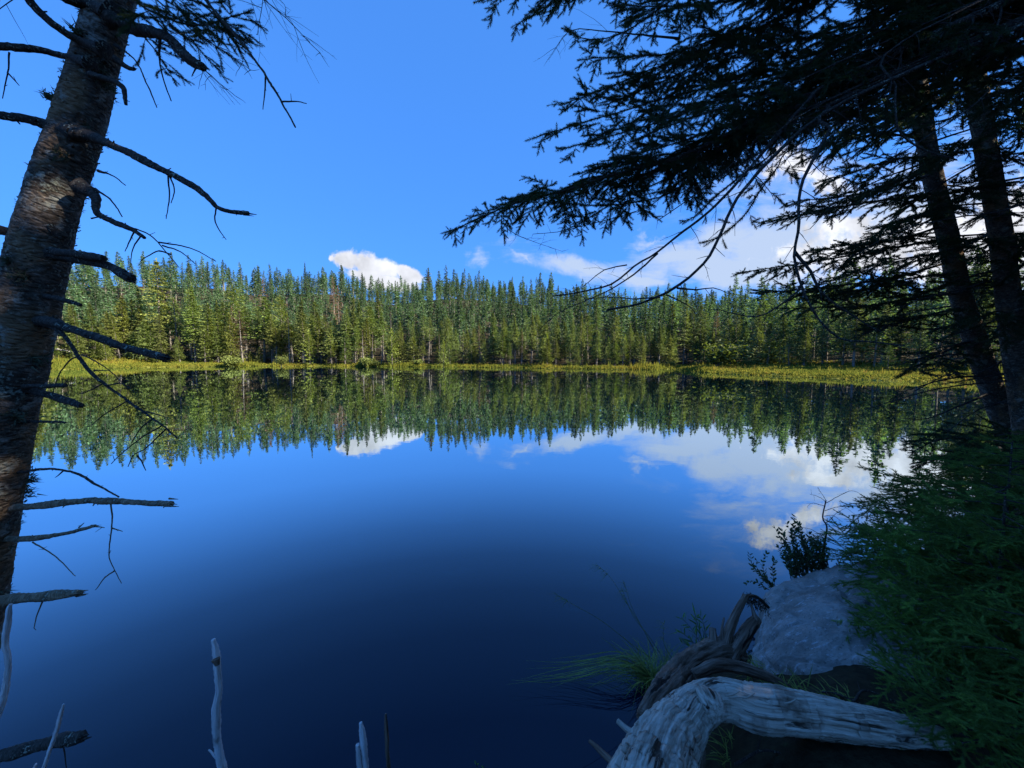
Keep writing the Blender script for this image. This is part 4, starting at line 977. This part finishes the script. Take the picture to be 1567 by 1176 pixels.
bA = [(1, [(1425, 215), (1360, 205, 5.8), (1290, 215, 5.6), (1218, 234, 5.5)]), (1, [(1430, 240), (1370, 245, 5.8), (1310, 262, 5.6), (1262, 275, 5.5)]),
      (1, [(1437, 265), (1370, 285, 5.9), (1300, 300, 5.8), (1215, 310, 5.7)]), (1, [(1440, 300), (1360, 305, 5.7), (1260, 320, 5.5), (1173, 341, 5.4)]),
      (1, [(1448, 345), (1380, 365, 5.8), (1320, 372, 5.6), (1240, 385, 5.5)]), (1, [(1452, 365), (1360, 380, 5.7), (1250, 400, 5.5), (1139, 416, 5.4)]),
      (1, [(1458, 400), (1370, 425, 5.8), (1270, 440, 5.6), (1164, 450, 5.5)]), (1, [(1462, 420), (1400, 425, 5.9), (1340, 440, 5.8), (1290, 445, 5.7)]),
      (1, [(1468, 450), (1400, 455, 5.7), (1330, 468, 5.6), (1210, 472, 5.5)]), (1, [(1475, 470), (1420, 482, 5.8), (1370, 495, 5.7), (1330, 500, 5.7)]),
      (1, [(1410, 130), (1350, 150, 5.8), (1300, 170, 5.6), (1250, 175, 5.5)]), (1, [(1405, 170), (1350, 180, 5.5), (1300, 200, 5.2), (1260, 225, 5.0)]),
      (0, [(1480, 495), (1420, 505, 5.8), (1360, 500, 5.6), (1300, 520, 5.5)]), (0, [(1490, 520), (1440, 540, 5.8), (1400, 550, 5.6), (1370, 560, 5.5)]),
      (0, [(1500, 545), (1440, 545, 5.7), (1390, 565, 5.5), (1350, 566, 5.4)]), (0, [(1510, 575), (1450, 580, 5.6), (1410, 590, 5.4), (1380, 600, 5.3)]),
      (0, [(1520, 600), (1460, 625, 5.7), (1420, 640, 5.6), (1380, 640, 5.6)])]
bank_spruce(A_ax, .155, .05, 'leaning spruce on the right bank, left one of two dark trunks', 5, bA, 24, (2.2, 8.5), rlen=1.7)
B_ax = [(1590, 840, 5.3), (1575, 700, 5.3), (1562, 600, 5.25), (1551, 520, 5.2), (1540, 430, 5.2), (1528, 340, 5.2), (1513, 250, 5.2), (1498, 160, 5.2), (1485, 60, 5.3), (1470, -80, 5.4), (1455, -350, 5.6), (1450, -800, 6)]
bB = [(1, [(1505, 200), (1450, 240, 5), (1390, 270, 4.9), (1330, 290, 4.8)]), (1, [(1520, 270), (1470, 300, 5), (1420, 325, 4.9), (1370, 340, 4.8)]),
      (1, [(1530, 350), (1480, 375, 5), (1420, 390, 4.9), (1350, 405, 4.8)]), (0, [(1540, 420), (1480, 440, 5), (1420, 455, 4.9), (1350, 480, 4.8)]),
      (1, [(1535, 380), (1560, 400, 5), (1600, 420, 4.9)]), (1, [(1525, 310), (1560, 330, 5), (1610, 340, 4.9)]), (1, [(1510, 230), (1560, 250, 5), (1610, 270, 4.9)]),
      (0, [(1545, 480), (1500, 500, 5), (1440, 520, 4.9), (1400, 545, 4.8)]), (0, [(1555, 540), (1500, 570, 5), (1450, 575, 4.8), (1400, 600, 4.7)]), (0, [(1558, 570), (1500, 580, 5), (1440, 590, 4.8)]),
      (0, [(1562, 610), (1500, 625, 4.9), (1450, 660, 4.8)]), (1, [(1570, 660), (1500, 670, 4.8), (1440, 672, 4.6), (1400, 690, 4.5)]), (1, [(1575, 690), (1510, 700, 4.6), (1450, 700, 4.4), (1405, 712, 4.3)]),
      (1, [(1500, 130), (1440, 150, 5), (1380, 180, 4.8), (1330, 200, 4.7)]), (1, [(1560, 450), (1600, 460, 5), (1640, 470, 5)])]
bank_spruce(B_ax, .135, .05, 'straighter spruce on the right bank, right one of two dark trunks', 9, bB, 22, (2.2, 8.5), rlen=1.5)

# ------------------------------------------------------------------ young firs, lower right
def fir(bx, by, H, Rr, label, seed, nb=34, zlo=.08, lean=(0, 0), tint=(.7, 1.35)):
    r = np.random.RandomState(seed); z0 = float(height(np.array([bx]), np.array([by]))[0]); b0 = np.array([bx, by, z0 - .03])
    e = empty('young_fir', tuple(b0)); tag(e, label, 'tree', 'young firs at the lower right')
    m_ = MB(); top = b0 + [lean[0], lean[1], H]; c_ = spline([b0, (b0 + top) / 2 + r.normal(0, .02, 3), top], .06)
    tube(m_, c_, np.linspace(.022, .004, len(c_)), 8, rough=.1, rs=r); m_.build('trunk', M['twig'], e, True, origin=b0)
    for k in range(nb):
        t_ = zlo + (1 - zlo) * (k + .5) / nb; q0 = b0 + (top - b0) * t_; a = k * 2.399 + r.uniform(-.3, .3); ln = Rr * (1 - t_) ** .6 * r.uniform(.75, 1.1) + .08
        dv = np.array([math.cos(a), math.sin(a), r.uniform(-.05, .22)])
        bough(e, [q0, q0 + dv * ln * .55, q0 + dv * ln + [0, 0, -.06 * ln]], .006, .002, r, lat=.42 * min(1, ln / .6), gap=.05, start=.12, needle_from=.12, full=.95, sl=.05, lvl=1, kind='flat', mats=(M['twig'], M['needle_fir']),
              droop=.06, k=5, step=.07, tl=tint[0], th=tint[1])
    return e
fir(3.08, 2.35, 1.2, .78, 'bright green young fir reaching over the grey boulder', 201, 34, tint=(.9, 1.9))
fir(3.95, 3.0, 1.35, 1.05, 'tallest young fir, its flat sprays spread against the reflected clouds', 202, 36)
fir(2.62, 1.7, .8, .62, 'low dark young fir beside the right end of the driftwood log', 203, 26, tint=(.8, 1.6))
fir(5.0, 3.6, 1.3, 1.1, 'young fir at the right edge in front of the spruce trunks', 204, 26)
fir(3.3, 2.0, 1.4, .9, 'darkest young fir in the bottom right corner', 205, 26)

# ------------------------------------------------------------------ boulder
bp = [(1180, 900, .28), (1215, 884, .34), (1260, 872, .38), (1330, 866, .42), (1430, 868, .42), (1175, 930, .30), (1163, 975, .2), (1150, 1003, .12), (1200, 1000, .34), (1215, 930, .42), (1300, 910, .52), (1420, 930, .56),
      (1215, 1030, .26), (1260, 1055, .3), (1330, 1075, .34), (1400, 1085, .36), (1280, 1000, .46), (1400, 1010, .5), (1480, 980, .45), (1470, 1060, .4), (1330, 1092, .26), (1240, 1070, .2)]
pts = [PZ(*q) for q in bp]; ctr = np.mean(pts, 0)
low = [np.array([ctr[0] + (q[0] - ctr[0]) * 1.02, ctr[1] + (q[1] - ctr[1]) * 1.02, -.45]) for q in pts]
o = boulder('boulder', [tuple(q) for q in pts + low], M['rock'], 6, .055, 3, 2.2, 3)
o.scale = (1.12, 1.12, 1.22); o.location.z += .02; o.location.y -= .05
tag(o, 'large sloping grey granite boulder at the water edge below the green shrubs', 'boulder')
rs = np.random.RandomState(6)
for i_, (sx, sy, ss, lb_) in enumerate([(1205, 1050, .09, 'small dark mossy stone between the boulder and the driftwood log'), (1250, 1068, .08, 'small dark stone tucked under the front of the boulder')]):
    c = PZ(sx, sy, .12); q = [c + norm(rs.normal(0, 1, 3)) * ss * [1.3, 1, .9] for _ in range(16)]
    o = boulder('stone', [tuple(x) for x in q], M['rock'], 4, .02, i_, 5); tag(o, lb_, 'stone')

# ------------------------------------------------------------------ driftwood
rs = np.random.RandomState(14)
j0 = PZ(1080, 1050, .74); dw = empty('driftwood_log', tuple(j0))
tag(dw, 'bleached grey driftwood log bent at a knuckle, lying along the bank', 'driftwood')
def dlog(pz, radii, name, mk, k=48, rough=.1, ell=None, step=.02, label=None, par=dw):
    q = np.array([PZ(a_, b_, c_) for a_, b_, c_ in pz]); P4 = np.hstack([q, np.array(radii)[:, None]]); s_ = spline(P4, step)
    c_ = s_[:, :3] + np.cumsum(rs.normal(0, .0009, (len(s_), 3)), 0); m_ = MB(); tube(m_, c_, np.maximum(s_[:, 3], .004), 110 if mk == 'drift' and s_[:, 3].max() > .05 else k, rough=rough, rs=rs, ell=ell, groove=.10)
    o_ = m_.build(name, M[mk], par, True, origin=j0)
    if label: o_['label'] = label
    return o_
dlog([(950, 1400, .72), (975, 1260, .74), (1003, 1170, .74), (1030, 1115, .73), (1058, 1078, .715), (1082, 1062, .705), (1115, 1062, .70), (1160, 1074, .70), (1225, 1080, .69), (1300, 1092, .67), (1370, 1104, .64), (1440, 1118, .60)],
     [.165, .165, .15, .125, .105, .096, .10, .105, .095, .085, .072, .045], 'trunk', 'drift', rough=.10, step=.01)
dlog([(1030, 1290, .62), (1040, 1190, .62), (1054, 1130, .63), (1070, 1096, .64), (1086, 1078, .64)], [.10, .09, .075, .055, .03], 'torn_flank', 'drift_dark', rough=.2, step=.012)
dlog([(1095, 1085, .60), (1150, 1096, .61), (1230, 1108, .60), (1310, 1120, .58), (1400, 1134, .54)], [.05, .065, .062, .055, .045], 'lower_flank', 'drift_dark', rough=.22, step=.012)
dlog([(1078, 1068, .73), (1085, 1082, .76), (1094, 1094, .77)], [.055, .07, .045], 'knot', 'drift', rough=.22)
dlog([(985, 1100, .55), (1010, 1065, .55), (1040, 1030, .5), (1075, 1008, .46), (1110, 998, .42), (1135, 1003, .38)], [.05, .07, .075, .08, .08, .04], 'root_crown', 'drift_dark', rough=.3)
dlog([(1060, 1034, .52), (1100, 1018, .52), (1150, 1028, .48), (1200, 1050, .42)], [.03, .035, .03, .02], 'root', 'drift_dark', rough=.25)
dlog([(1108, 1010, .42), (1112, 980, .5), (1122, 950, .6), (1140, 912, .72)], [.045, .035, .028, .02], 'broken_root', 'drift_dark', rough=.25)
dlog([(1118, 1012, .42), (1132, 988, .48), (1148, 962, .56), (1160, 948, .6)], [.04, .045, .04, .03], 'broken_root', 'drift_dark', rough=.25)
dlog([(1158, 950, .6), (1152, 938, .64), (1148, 925, .68)], [.02, .013, .006], 'splinter', 'drift_dark', rough=.3)
dlog([(1092, 1010, .42), (1091, 985, .5), (1090, 962, .56)], [.04, .03, .022], 'broken_root', 'drift_dark', rough=.35)
dlog([(1100, 1005, .44), (1102, 975, .52), (1106, 945, .6)], [.014, .01, .005], 'splinter', 'drift_dark', rough=.3)
dlog([(980, 1130, .5), (960, 1118, .5), (944, 1104, .52)], [.016, .016, .013], 'twig_stub', 'drift', rough=.25)
dlog([(960, 1190, .5), (925, 1155, .5), (900, 1131, .52)], [.016, .014, .008], 'twig_stub', 'drift_dark', rough=.25)
dlog([(1030, 1200, .72), (1055, 1150, .72), (1078, 1110, .7), (1082, 1090, .7)], [.03, .028, .02, .01], 'root', 'drift', rough=.25, label='thin pale root running down beside the dark hollow')
for k in range(14):
    t_ = rs.rand(); a_ = PZ(985 + 95 * t_ + rs.uniform(-6, 6), 1190 - 120 * t_, .83 - .02 * t_) if k % 2 else PZ(1110 + 220 * t_, 1052 + 40 * t_ + rs.uniform(-2, 14), .79 - .03 * t_)
    d_ = (PZ(1060, 1080, .72) - PZ(985, 1190, .74)) if k % 2 else (PZ(1320, 1098, .66) - PZ(1110, 1062, .70)); d_ = norm(d_) * rs.uniform(.05, .13)
    mb = MB(); tube(mb, spline([a_ - d_ * .5 - [0, 0, .012], a_, a_ + d_ * .5 + rs.normal(0, .008, 3)], .02), [.004], 5, rough=.3, rs=rs, cap=False)
    mb.build('splinter', M['drift'], dw, True, origin=j0)
# moss beard on the broken root
mb = MB()
for k in range(46):
    t_ = rs.rand(); p = PZ(1140 + 34 * t_, 912 + 16 * t_ + rs.uniform(-6, 10), .7 - .12 * t_); tuft(mb, p, np.array([0, 0, -1.0]), .03, 12, rs)
q = np.array([PZ(1138, 912, .72), PZ(1158, 914, .66), PZ(1176, 930, .58)]); tube(mb, spline(q, .02), .012, 6, cap=False)
M['moss'] = mat('moss', leafy((.03, .026, .016), .1, .8, nscale=30))
mb.build('moss', M['moss'], dw, False, origin=j0)

# ------------------------------------------------------------------ plants
def blade(mb, p0, d, ln, w, r, droop=1.0, n=6, tint=1.0):
    s = np.linspace(0, 1, n); h = norm(np.array([d[0], d[1], 0]) + 1e-6)
    pts_ = p0 + d * ln * s[:, None] + np.stack([h[0] * s ** 2 * ln * .4 * droop, h[1] * s ** 2 * ln * .4 * droop, -s ** 2.2 * ln * .55 * droop], 1)
    sd = norm(np.cross(d, [0, 0, 1.0])) * w; ww = (1 - s ** 2)[:, None] * sd + 1e-5
    v_ = np.stack([pts_ - ww, pts_ + ww + [0, 0, w * .4]], 1).reshape(-1, 3); i_ = np.arange(n - 1) * 2
    mb.add(v_, np.stack([i_, i_ + 1, i_ + 3, i_ + 2], 1), tint); return pts_
def tussock(px, py, n, ln, spread, label, seed, bias=(0, 0), w=.0032, extra=None, z=.03):
    r = np.random.RandomState(seed); c = PZ(px, py, z)
    if z > .05:
        for _ in range(6): z = float(height(np.array([c[0]]), np.array([c[1]]))[0]); c = PZ(px, py, z)
    e = empty('sedge_tussock', tuple(c)); tag(e, label, 'grass clump'); m_ = MB()
    for k in range(n):
        a = r.uniform(0, 6.28); d = norm(np.array([math.cos(a) * spread + bias[0], math.sin(a) * spread + bias[1], 1]))
        blade(m_, c + [r.normal(0, .05), r.normal(0, .05), -.03], d, ln * r.uniform(.5, 1.15), w * r.uniform(.7, 1.2), r, r.uniform(.4, 1.2), tint=r.uniform(.6, 1.7))
    m_.build('blades', M['grass_tuft'], e, False, origin=c)
    if extra: extra(e, c, r)
    return e
def tus_extra(e, c, r):
    m_ = MB()
    for k in range(30):                   # long blades trailing left over the water
        ln = r.uniform(.35, 1.15); y_ = r.uniform(-.12, .16); h_ = r.uniform(.01, .12)
        q = spline([c + [0, 0, 0], c + [-.3 * ln, y_ * .4, h_ + .05], c + [-.7 * ln, y_ * .8, h_ * .8], c + [-1.0 * ln, y_, .0 + r.uniform(-.02, .08)]], .05)
        n_ = len(q); s = np.linspace(0, 1, n_); w_ = (.0028 * (1 - s ** 2) + .0004)[:, None]; sd = np.array([[.1, 1, .3]])
        i_ = np.arange(n_ - 1) * 2; m_.add(np.stack([q - w_ * sd, q + w_ * sd], 1).reshape(-1, 3), np.stack([i_, i_ + 1, i_ + 3, i_ + 2], 1), r.uniform(.5, 1.7))
    m_.build('trailing_blades', M['grass_tuft'], e, False, origin=c)
    for st in ([(1000, 1010, 2.75), (965, 985, 2.7), (920, 950, 2.7), (880, 927, 2.7), (853, 911, 2.7)], [(1005, 1005, 2.75), (985, 965, 2.7), (960, 925, 2.7), (935, 885, 2.7), (915, 866, 2.7)],
               [(1005, 1000, 2.75), (985, 965, 2.75), (967, 930, 2.75), (955, 893, 2.75)], [(1010, 1000, 2.75), (990, 970, 2.75), (970, 945, 2.75), (953, 905, 2.75)], [(1030, 1010, 2.6), (1016, 985, 2.6), (1016, 955, 2.6)]):
        m_ = MB(); q = spline(pts_px(st), .03); tube(m_, q, np.linspace(.0022, .001, len(q)), 4, cap=False)
        tip = q[-1]; dd = norm(q[-1] - q[-3])
        for k in range(22):
            a_ = q[-1 - r.randint(0, 4)]; d_ = norm(dd + r.normal(0, .55, 3) + [0, 0, -.3]); blade(m_, a_, d_, r.uniform(.02, .06), .0012, r, 1, 3, .8)
        m_.build('seed_stem', M['grass_tuft'], e, False, origin=c)
tussock(1000, 1040, 190, .34, .75, 'green sedge tussock with long blades trailing left over the dark water', 31, (-.1, .1), extra=tus_extra)
tussock(1040, 1030, 60, .26, .6, 'smaller sedge tuft pressed against the driftwood root crown', 32)
tussock(1170, 1035, 70, .2, .9, 'low green grass in the gap between driftwood and boulder', 33, z=.15)
tussock(1195, 1055, 50, .16, .9, 'short grass at the foot of the boulder beside the mossy stone', 34, z=.12)

tussock(1235, 1066, 60, .17, 1.0, 'short grass in the dark hollow between boulder front and log middle', 35, z=.2)
tussock(1300, 1082, 60, .15, 1.1, 'low grass behind the tapering end of the driftwood log', 36, z=.2)
tussock(1120, 1150, 50, .14, 1.2, 'sparse grass in the black hollow under the log bend', 37, z=.2)
rs = np.random.RandomState(66)
for i_, (x_, y_, dx_, lb_) in enumerate([(1215, 1075, .16, 'dead stick on the dark bank nearest the root crown'), (1275, 1090, -.12, 'crooked dead stick on the bank behind the log middle'), (1180, 1160, .2, 'dead stick lying in the hollow under the log'),
                                         (1330, 1090, .12, 'short dead stick on the bank beside the young firs')]):
    c = PZ(x_, y_, .45); c[2] = float(height(np.array([c[0]]), np.array([c[1]]))[0]) + .012; mb = MB()
    q = spline([c - [dx_, .03, 0], c + [0, .03, .012], c + [dx_, rs.uniform(-.08, .08), .01]], .02); tube(mb, q, np.linspace(.008, .003, len(q)), 6, rough=.3, rs=rs)
    for w_ in (.35, .6): a_ = q[int(len(q) * w_)]; tube(mb, [a_, a_ + [dx_ * .3, .06 * (1 if w_ < .5 else -1), .02]], [.003, .0015], 4, cap=False)
    tag(mb.build('dead_stick', M['twig'], None, True, origin=c), lb_, 'stick', 'dead sticks on the bank')

def leafy_plant(name, base, stems, label, cat, leafl, leafw, matk, seed, gap=.022, group=None, part='leaves'):
    r = np.random.RandomState(seed); e = empty(name, tuple(base)); tag(e, label, cat, group)
    for st in stems:
        q = spline(np.array(st), .015); m_ = MB(); tube(m_, q, np.linspace(.003, .0012, len(q)), 5, cap=False); so_ = m_.build('stem', M['twig'], e, False, origin=base)
        m2 = MB(); T_ = norm(np.gradient(q, axis=0)); L_ = 0
        for i_ in range(1, len(q)):
            L_ += np.linalg.norm(q[i_] - q[i_ - 1])
            if L_ > gap and i_ > len(q) * .2:
                L_ = 0
                for rep in range(2):
                    a = r.uniform(0, 6.28); sd = norm(np.cross(T_[i_], norm(r.normal(0, 1, 3)))); d = norm(T_[i_] * .9 + sd); l_ = leafl * r.uniform(.7, 1.2); w = norm(np.cross(d, r.normal(0, 1, 3))) * leafw
                    p = q[i_]; nrm_ = np.cross(d, norm(w)) * leafw * .35
                    m2.add([p, p + d * l_ * .3 + w * .8 + nrm_, p + d * l_ * .7 + w * .75 + nrm_, p + d * l_, p + d * l_ * .7 - w * .75 + nrm_, p + d * l_ * .3 - w * .8 + nrm_, p + d * l_ * .5],
                           [[0, 6, 1], [1, 6, 2], [2, 6, 3], [3, 6, 4], [4, 6, 5], [5, 6, 0]], r.uniform(.7, 1.5))
        m2.build(part, M[matk], so_, False, origin=base)
    return e
rs = np.random.RandomState(44)
def stems_px(lst, Y): return [[P(a, b, Y + dy) for a, b, dy in s] for s in lst]
b1 = PZ(1175, 890, .05)
leafy_plant('leafy_shrub', b1, stems_px([[(1186, 912, 0), (1165, 880, 0), (1152, 868, 0), (1148, 850, 0)], [(1186, 912, 0), (1168, 870, 0), (1172, 848, .05)], [(1188, 912, 0), (1182, 870, 0), (1186, 856, 0)], [(1188, 910, 0), (1155, 890, 0), (1143, 893, 0)],
            [(1190, 910, 0), (1160, 872, -.05), (1158, 858, -.05)], [(1190, 912, 0), (1172, 886, -.05), (1166, 900, -.1)]], 3.6), 'small leafy sprig leaning over the water at the boulder left corner', 'shrub', .042, .011, 'leaf_dark', 1)
b2 = PZ(1240, 878, .3)
st2 = []
for k in range(44):
    x0 = rs.uniform(1205, 1272); y0 = 898 - (x0 - 1205) * .12; tx = x0 - rs.uniform(2, 34); ty = y0 - rs.uniform(38, 104) * (1.0 if x0 < 1250 else .7)
    st2.append([(x0, y0, 0), ((x0 + tx) / 2 + 3, (y0 + ty) / 2, rs.uniform(-.1, .1)), (tx, ty, rs.uniform(-.15, .15))])
leafy_plant('leafy_shrub', b2, stems_px(st2, 3.75), 'dense upright leafy shrub growing along the back edge of the boulder', 'shrub', .045, .011, 'leaf_dark', 2, gap=.018)
st3 = [[(1268, 874, 0), (1285, 860, 0), (1290, 845, 0)], [(1272, 874, 0), (1292, 866, 0), (1312, 860, 0)], [(1278, 874, 0), (1300, 868, 0)]]
leafy_plant('leafy_shrub', PZ(1285, 872, .35), stems_px(st3, 3.7), 'short leafy stems right of the dead twiggy sapling', 'shrub', .03, .009, 'leaf_dark', 3)
b4 = PZ(1075, 1000, .05)
leafy_plant('willowherb', b4, stems_px([[(1082, 1005, 0), (1072, 970, 0), (1062, 936, 0)], [(1082, 1005, 0), (1062, 968, 0), (1043, 945, 0)], [(1080, 1003, 0), (1052, 975, 0), (1038, 966, 0)], [(1082, 1005, 0), (1078, 960, .05), (1072, 945, .05)], [(1080, 1003, 0), (1060, 990, 0), (1045, 985, 0)]], 2.85),
            'narrow-leaved green plant rising between the sedge and the broken roots', 'plant', .07, .006, 'leaf', 4, gap=.02)
leafy_plant('water_plant', PZ(732, 1190, 0), stems_px([[(735, 1195, 0), (732, 1180, 0), (728, 1166, 0)], [(735, 1195, 0), (738, 1182, 0), (742, 1172, 0)]], 2.0), 'tiny green sprout at the bottom edge, in the open water', 'plant', .025, .006, 'leaf', 5)
# dead twiggy sapling behind the boulder
r = np.random.RandomState(9); bs = P(1263, 875, 3.8); ds = empty('dead_sapling', tuple(bs)); tag(ds, 'leafless dead sapling with fine twigs standing behind the boulder', 'dead tree')
q = spline(np.array([P(1262, 896, 3.8), P(1259, 850, 3.8), P(1264, 820, 3.8), P(1265, 805, 3.8), P(1259, 792, 3.8), P(1264, 766, 3.8)]), .02); m_ = MB(); tube(m_, q, np.linspace(.014, .005, len(q)), 7, rough=.2, rs=r); m_.build('trunk', M['twig'], ds, True, origin=bs)
for st in ([(1264, 768), (1250, 760), (1238, 757)], [(1264, 766), (1258, 755), (1252, 747)], [(1264, 770), (1285, 758), (1305, 752), (1325, 765)], [(1262, 782), (1290, 775), (1312, 790)], [(1263, 825), (1245, 812), (1220, 806)], [(1264, 815), (1242, 825), (1230, 815)],
           [(1262, 842), (1235, 838), (1225, 832)], [(1265, 800), (1280, 785), (1295, 778)], [(1262, 790), (1275, 790), (1290, 800)], [(1263, 775), (1245, 770), (1236, 775)]):
    m_ = MB(); q = spline(pts_px(st, 3.8), .02); q = q + np.cumsum(r.normal(0, .0015, q.shape), 0); tube(m_, q, np.linspace(.003, .0012, len(q)), 4, cap=False)
    for k in range(4):
        a_ = q[r.randint(1, len(q))]; tube(m_, [a_, a_ + norm(r.normal(0, 1, 3)) * r.uniform(.02, .07)], [.0012, .0008], 3, cap=False)
    m_.build('branch', M['twig'], ds, False, origin=bs)

# ------------------------------------------------------------------ bleached sticks standing in the water
def stick(pts_, r_, label, seed, mk='snag', group='bleached sticks standing in the water', extra=()):
    r = np.random.RandomState(seed); q = spline(np.array(pts_), .012); q = q + np.cumsum(r.normal(0, .0006, q.shape), 0); n_ = len(q)
    e = empty('dead_stick', tuple(q[-1])); tag(e, label, 'stick', group); m_ = MB()
    tube(m_, q, np.interp(np.linspace(0, 1, n_), [0, .04, .12, 1], [r_ * .45, r_ * .75, r_ * .85, r_ * 1.25]) * (1 + .10 * np.sin(np.arange(n_) * .22)) * (1 + r.uniform(-.06, .06, n_)), 26, rough=.2, rs=r, groove=.14); o_ = m_.build('stem', M[mk], e, True, origin=q[-1])
    for ex in extra:
        m_ = MB(); s_ = spline(np.array(ex[0]), .012); tube(m_, s_, np.linspace(ex[1], ex[1] * .5, len(s_)), 8, rough=.2, rs=r); m_.build('stub', M[ex[2]], e, True, origin=q[-1])
    return e
Ys = 1.95
stick([P(a, b, Ys) for a, b in ((326, 979), (330, 1000), (333, 1035), (334, 1060), (330, 1085), (330, 1110), (332, 1140), (338, 1180), (345, 1240), (350, 1330), (352, 1440))], .021, 'tallest bleached white stick, standing alone in the water at lower left', 1,
      extra=[([P(331, 1160, Ys), P(322, 1150, Ys), P(319, 1148, Ys)], .007, 'snag'), ([P(331, 1008, Ys - .012), P(333, 1018, Ys - .014)], .02, 'drift_dark')])
stick([P(a, b, 1.85) for a, b in ((552, 1106), (556, 1130), (561, 1176), (566, 1240), (570, 1400))], .018, 'grey split stake with a blunt top at the bottom edge, left of its thinner neighbour', 2,
      extra=[([P(556, 1230, 1.83), P(550, 1176, 1.83), (P(547, 1140, 1.83))], .02, 'snag')], mk='snag')
stick([P(a, b, 1.85) for a, b in ((590, 1093), (591, 1115), (593, 1145), (595, 1176), (600, 1300), (602, 1420))], .011, 'thin dark rough stake at the bottom edge, right of the split one', 3, mk='drift_dark')
stick([P(a, b, 1.5) for a, b in ((97, 1078), (88, 1110), (77, 1145), (64, 1180), (45, 1250), (20, 1400))], .008, 'thin white twig rising behind the lowest mossy branch', 4)
stick([P(a, b, 1.5) for a, b in ((55, 1170), (52, 1185), (48, 1250), (40, 1400))], .008, 'shortest white stub, beside the thin white twig', 5)
stick([P(a, b, 1.65) for a, b in ((16, 925), (12, 950), (8, 985), (12, 1010), (9, 1045), (0, 1085), (-25, 1160), (-60, 1300), (-80, 1450))], .013, 'pale curved stick hanging beside the trunk at the left edge', 6)

# ------------------------------------------------------------------ firs added beside the viewer, mostly out of view, to shade the foreground
rs = np.random.RandomState(90); k = 0
spots = [(7.5, -1), (8.5, 2.0), (10.5, -.5), (6, -3.5), (9, -5), (12, 2.5), (3.4, -3.4), (16, 1), (14.5, 5), (11.5, 5.4), (19, -1.5), (21, 4), (7, -5.6), (13, -4.6), (12.6, -2.3), (13.5, 3.2)]
for (x_, y_) in spots:
    z_ = float(height(np.array([float(x_)]), np.array([float(y_)]))[0]); s = rs.uniform(.85, 1.1); vi = (0, 1, 3, 2)[k % 4]
    e = tree_copy('full', vi, 'fir_tree', (x_, y_, z_ - .1), (s * 1.1, s * 1.1, s), rs.uniform(0, 6), (.04, .06, .025)); k += 1
    tag(e, 'dense dark fir added to shade the foreground, mostly outside the picture', 'tree', 'added shade firs near the viewer')
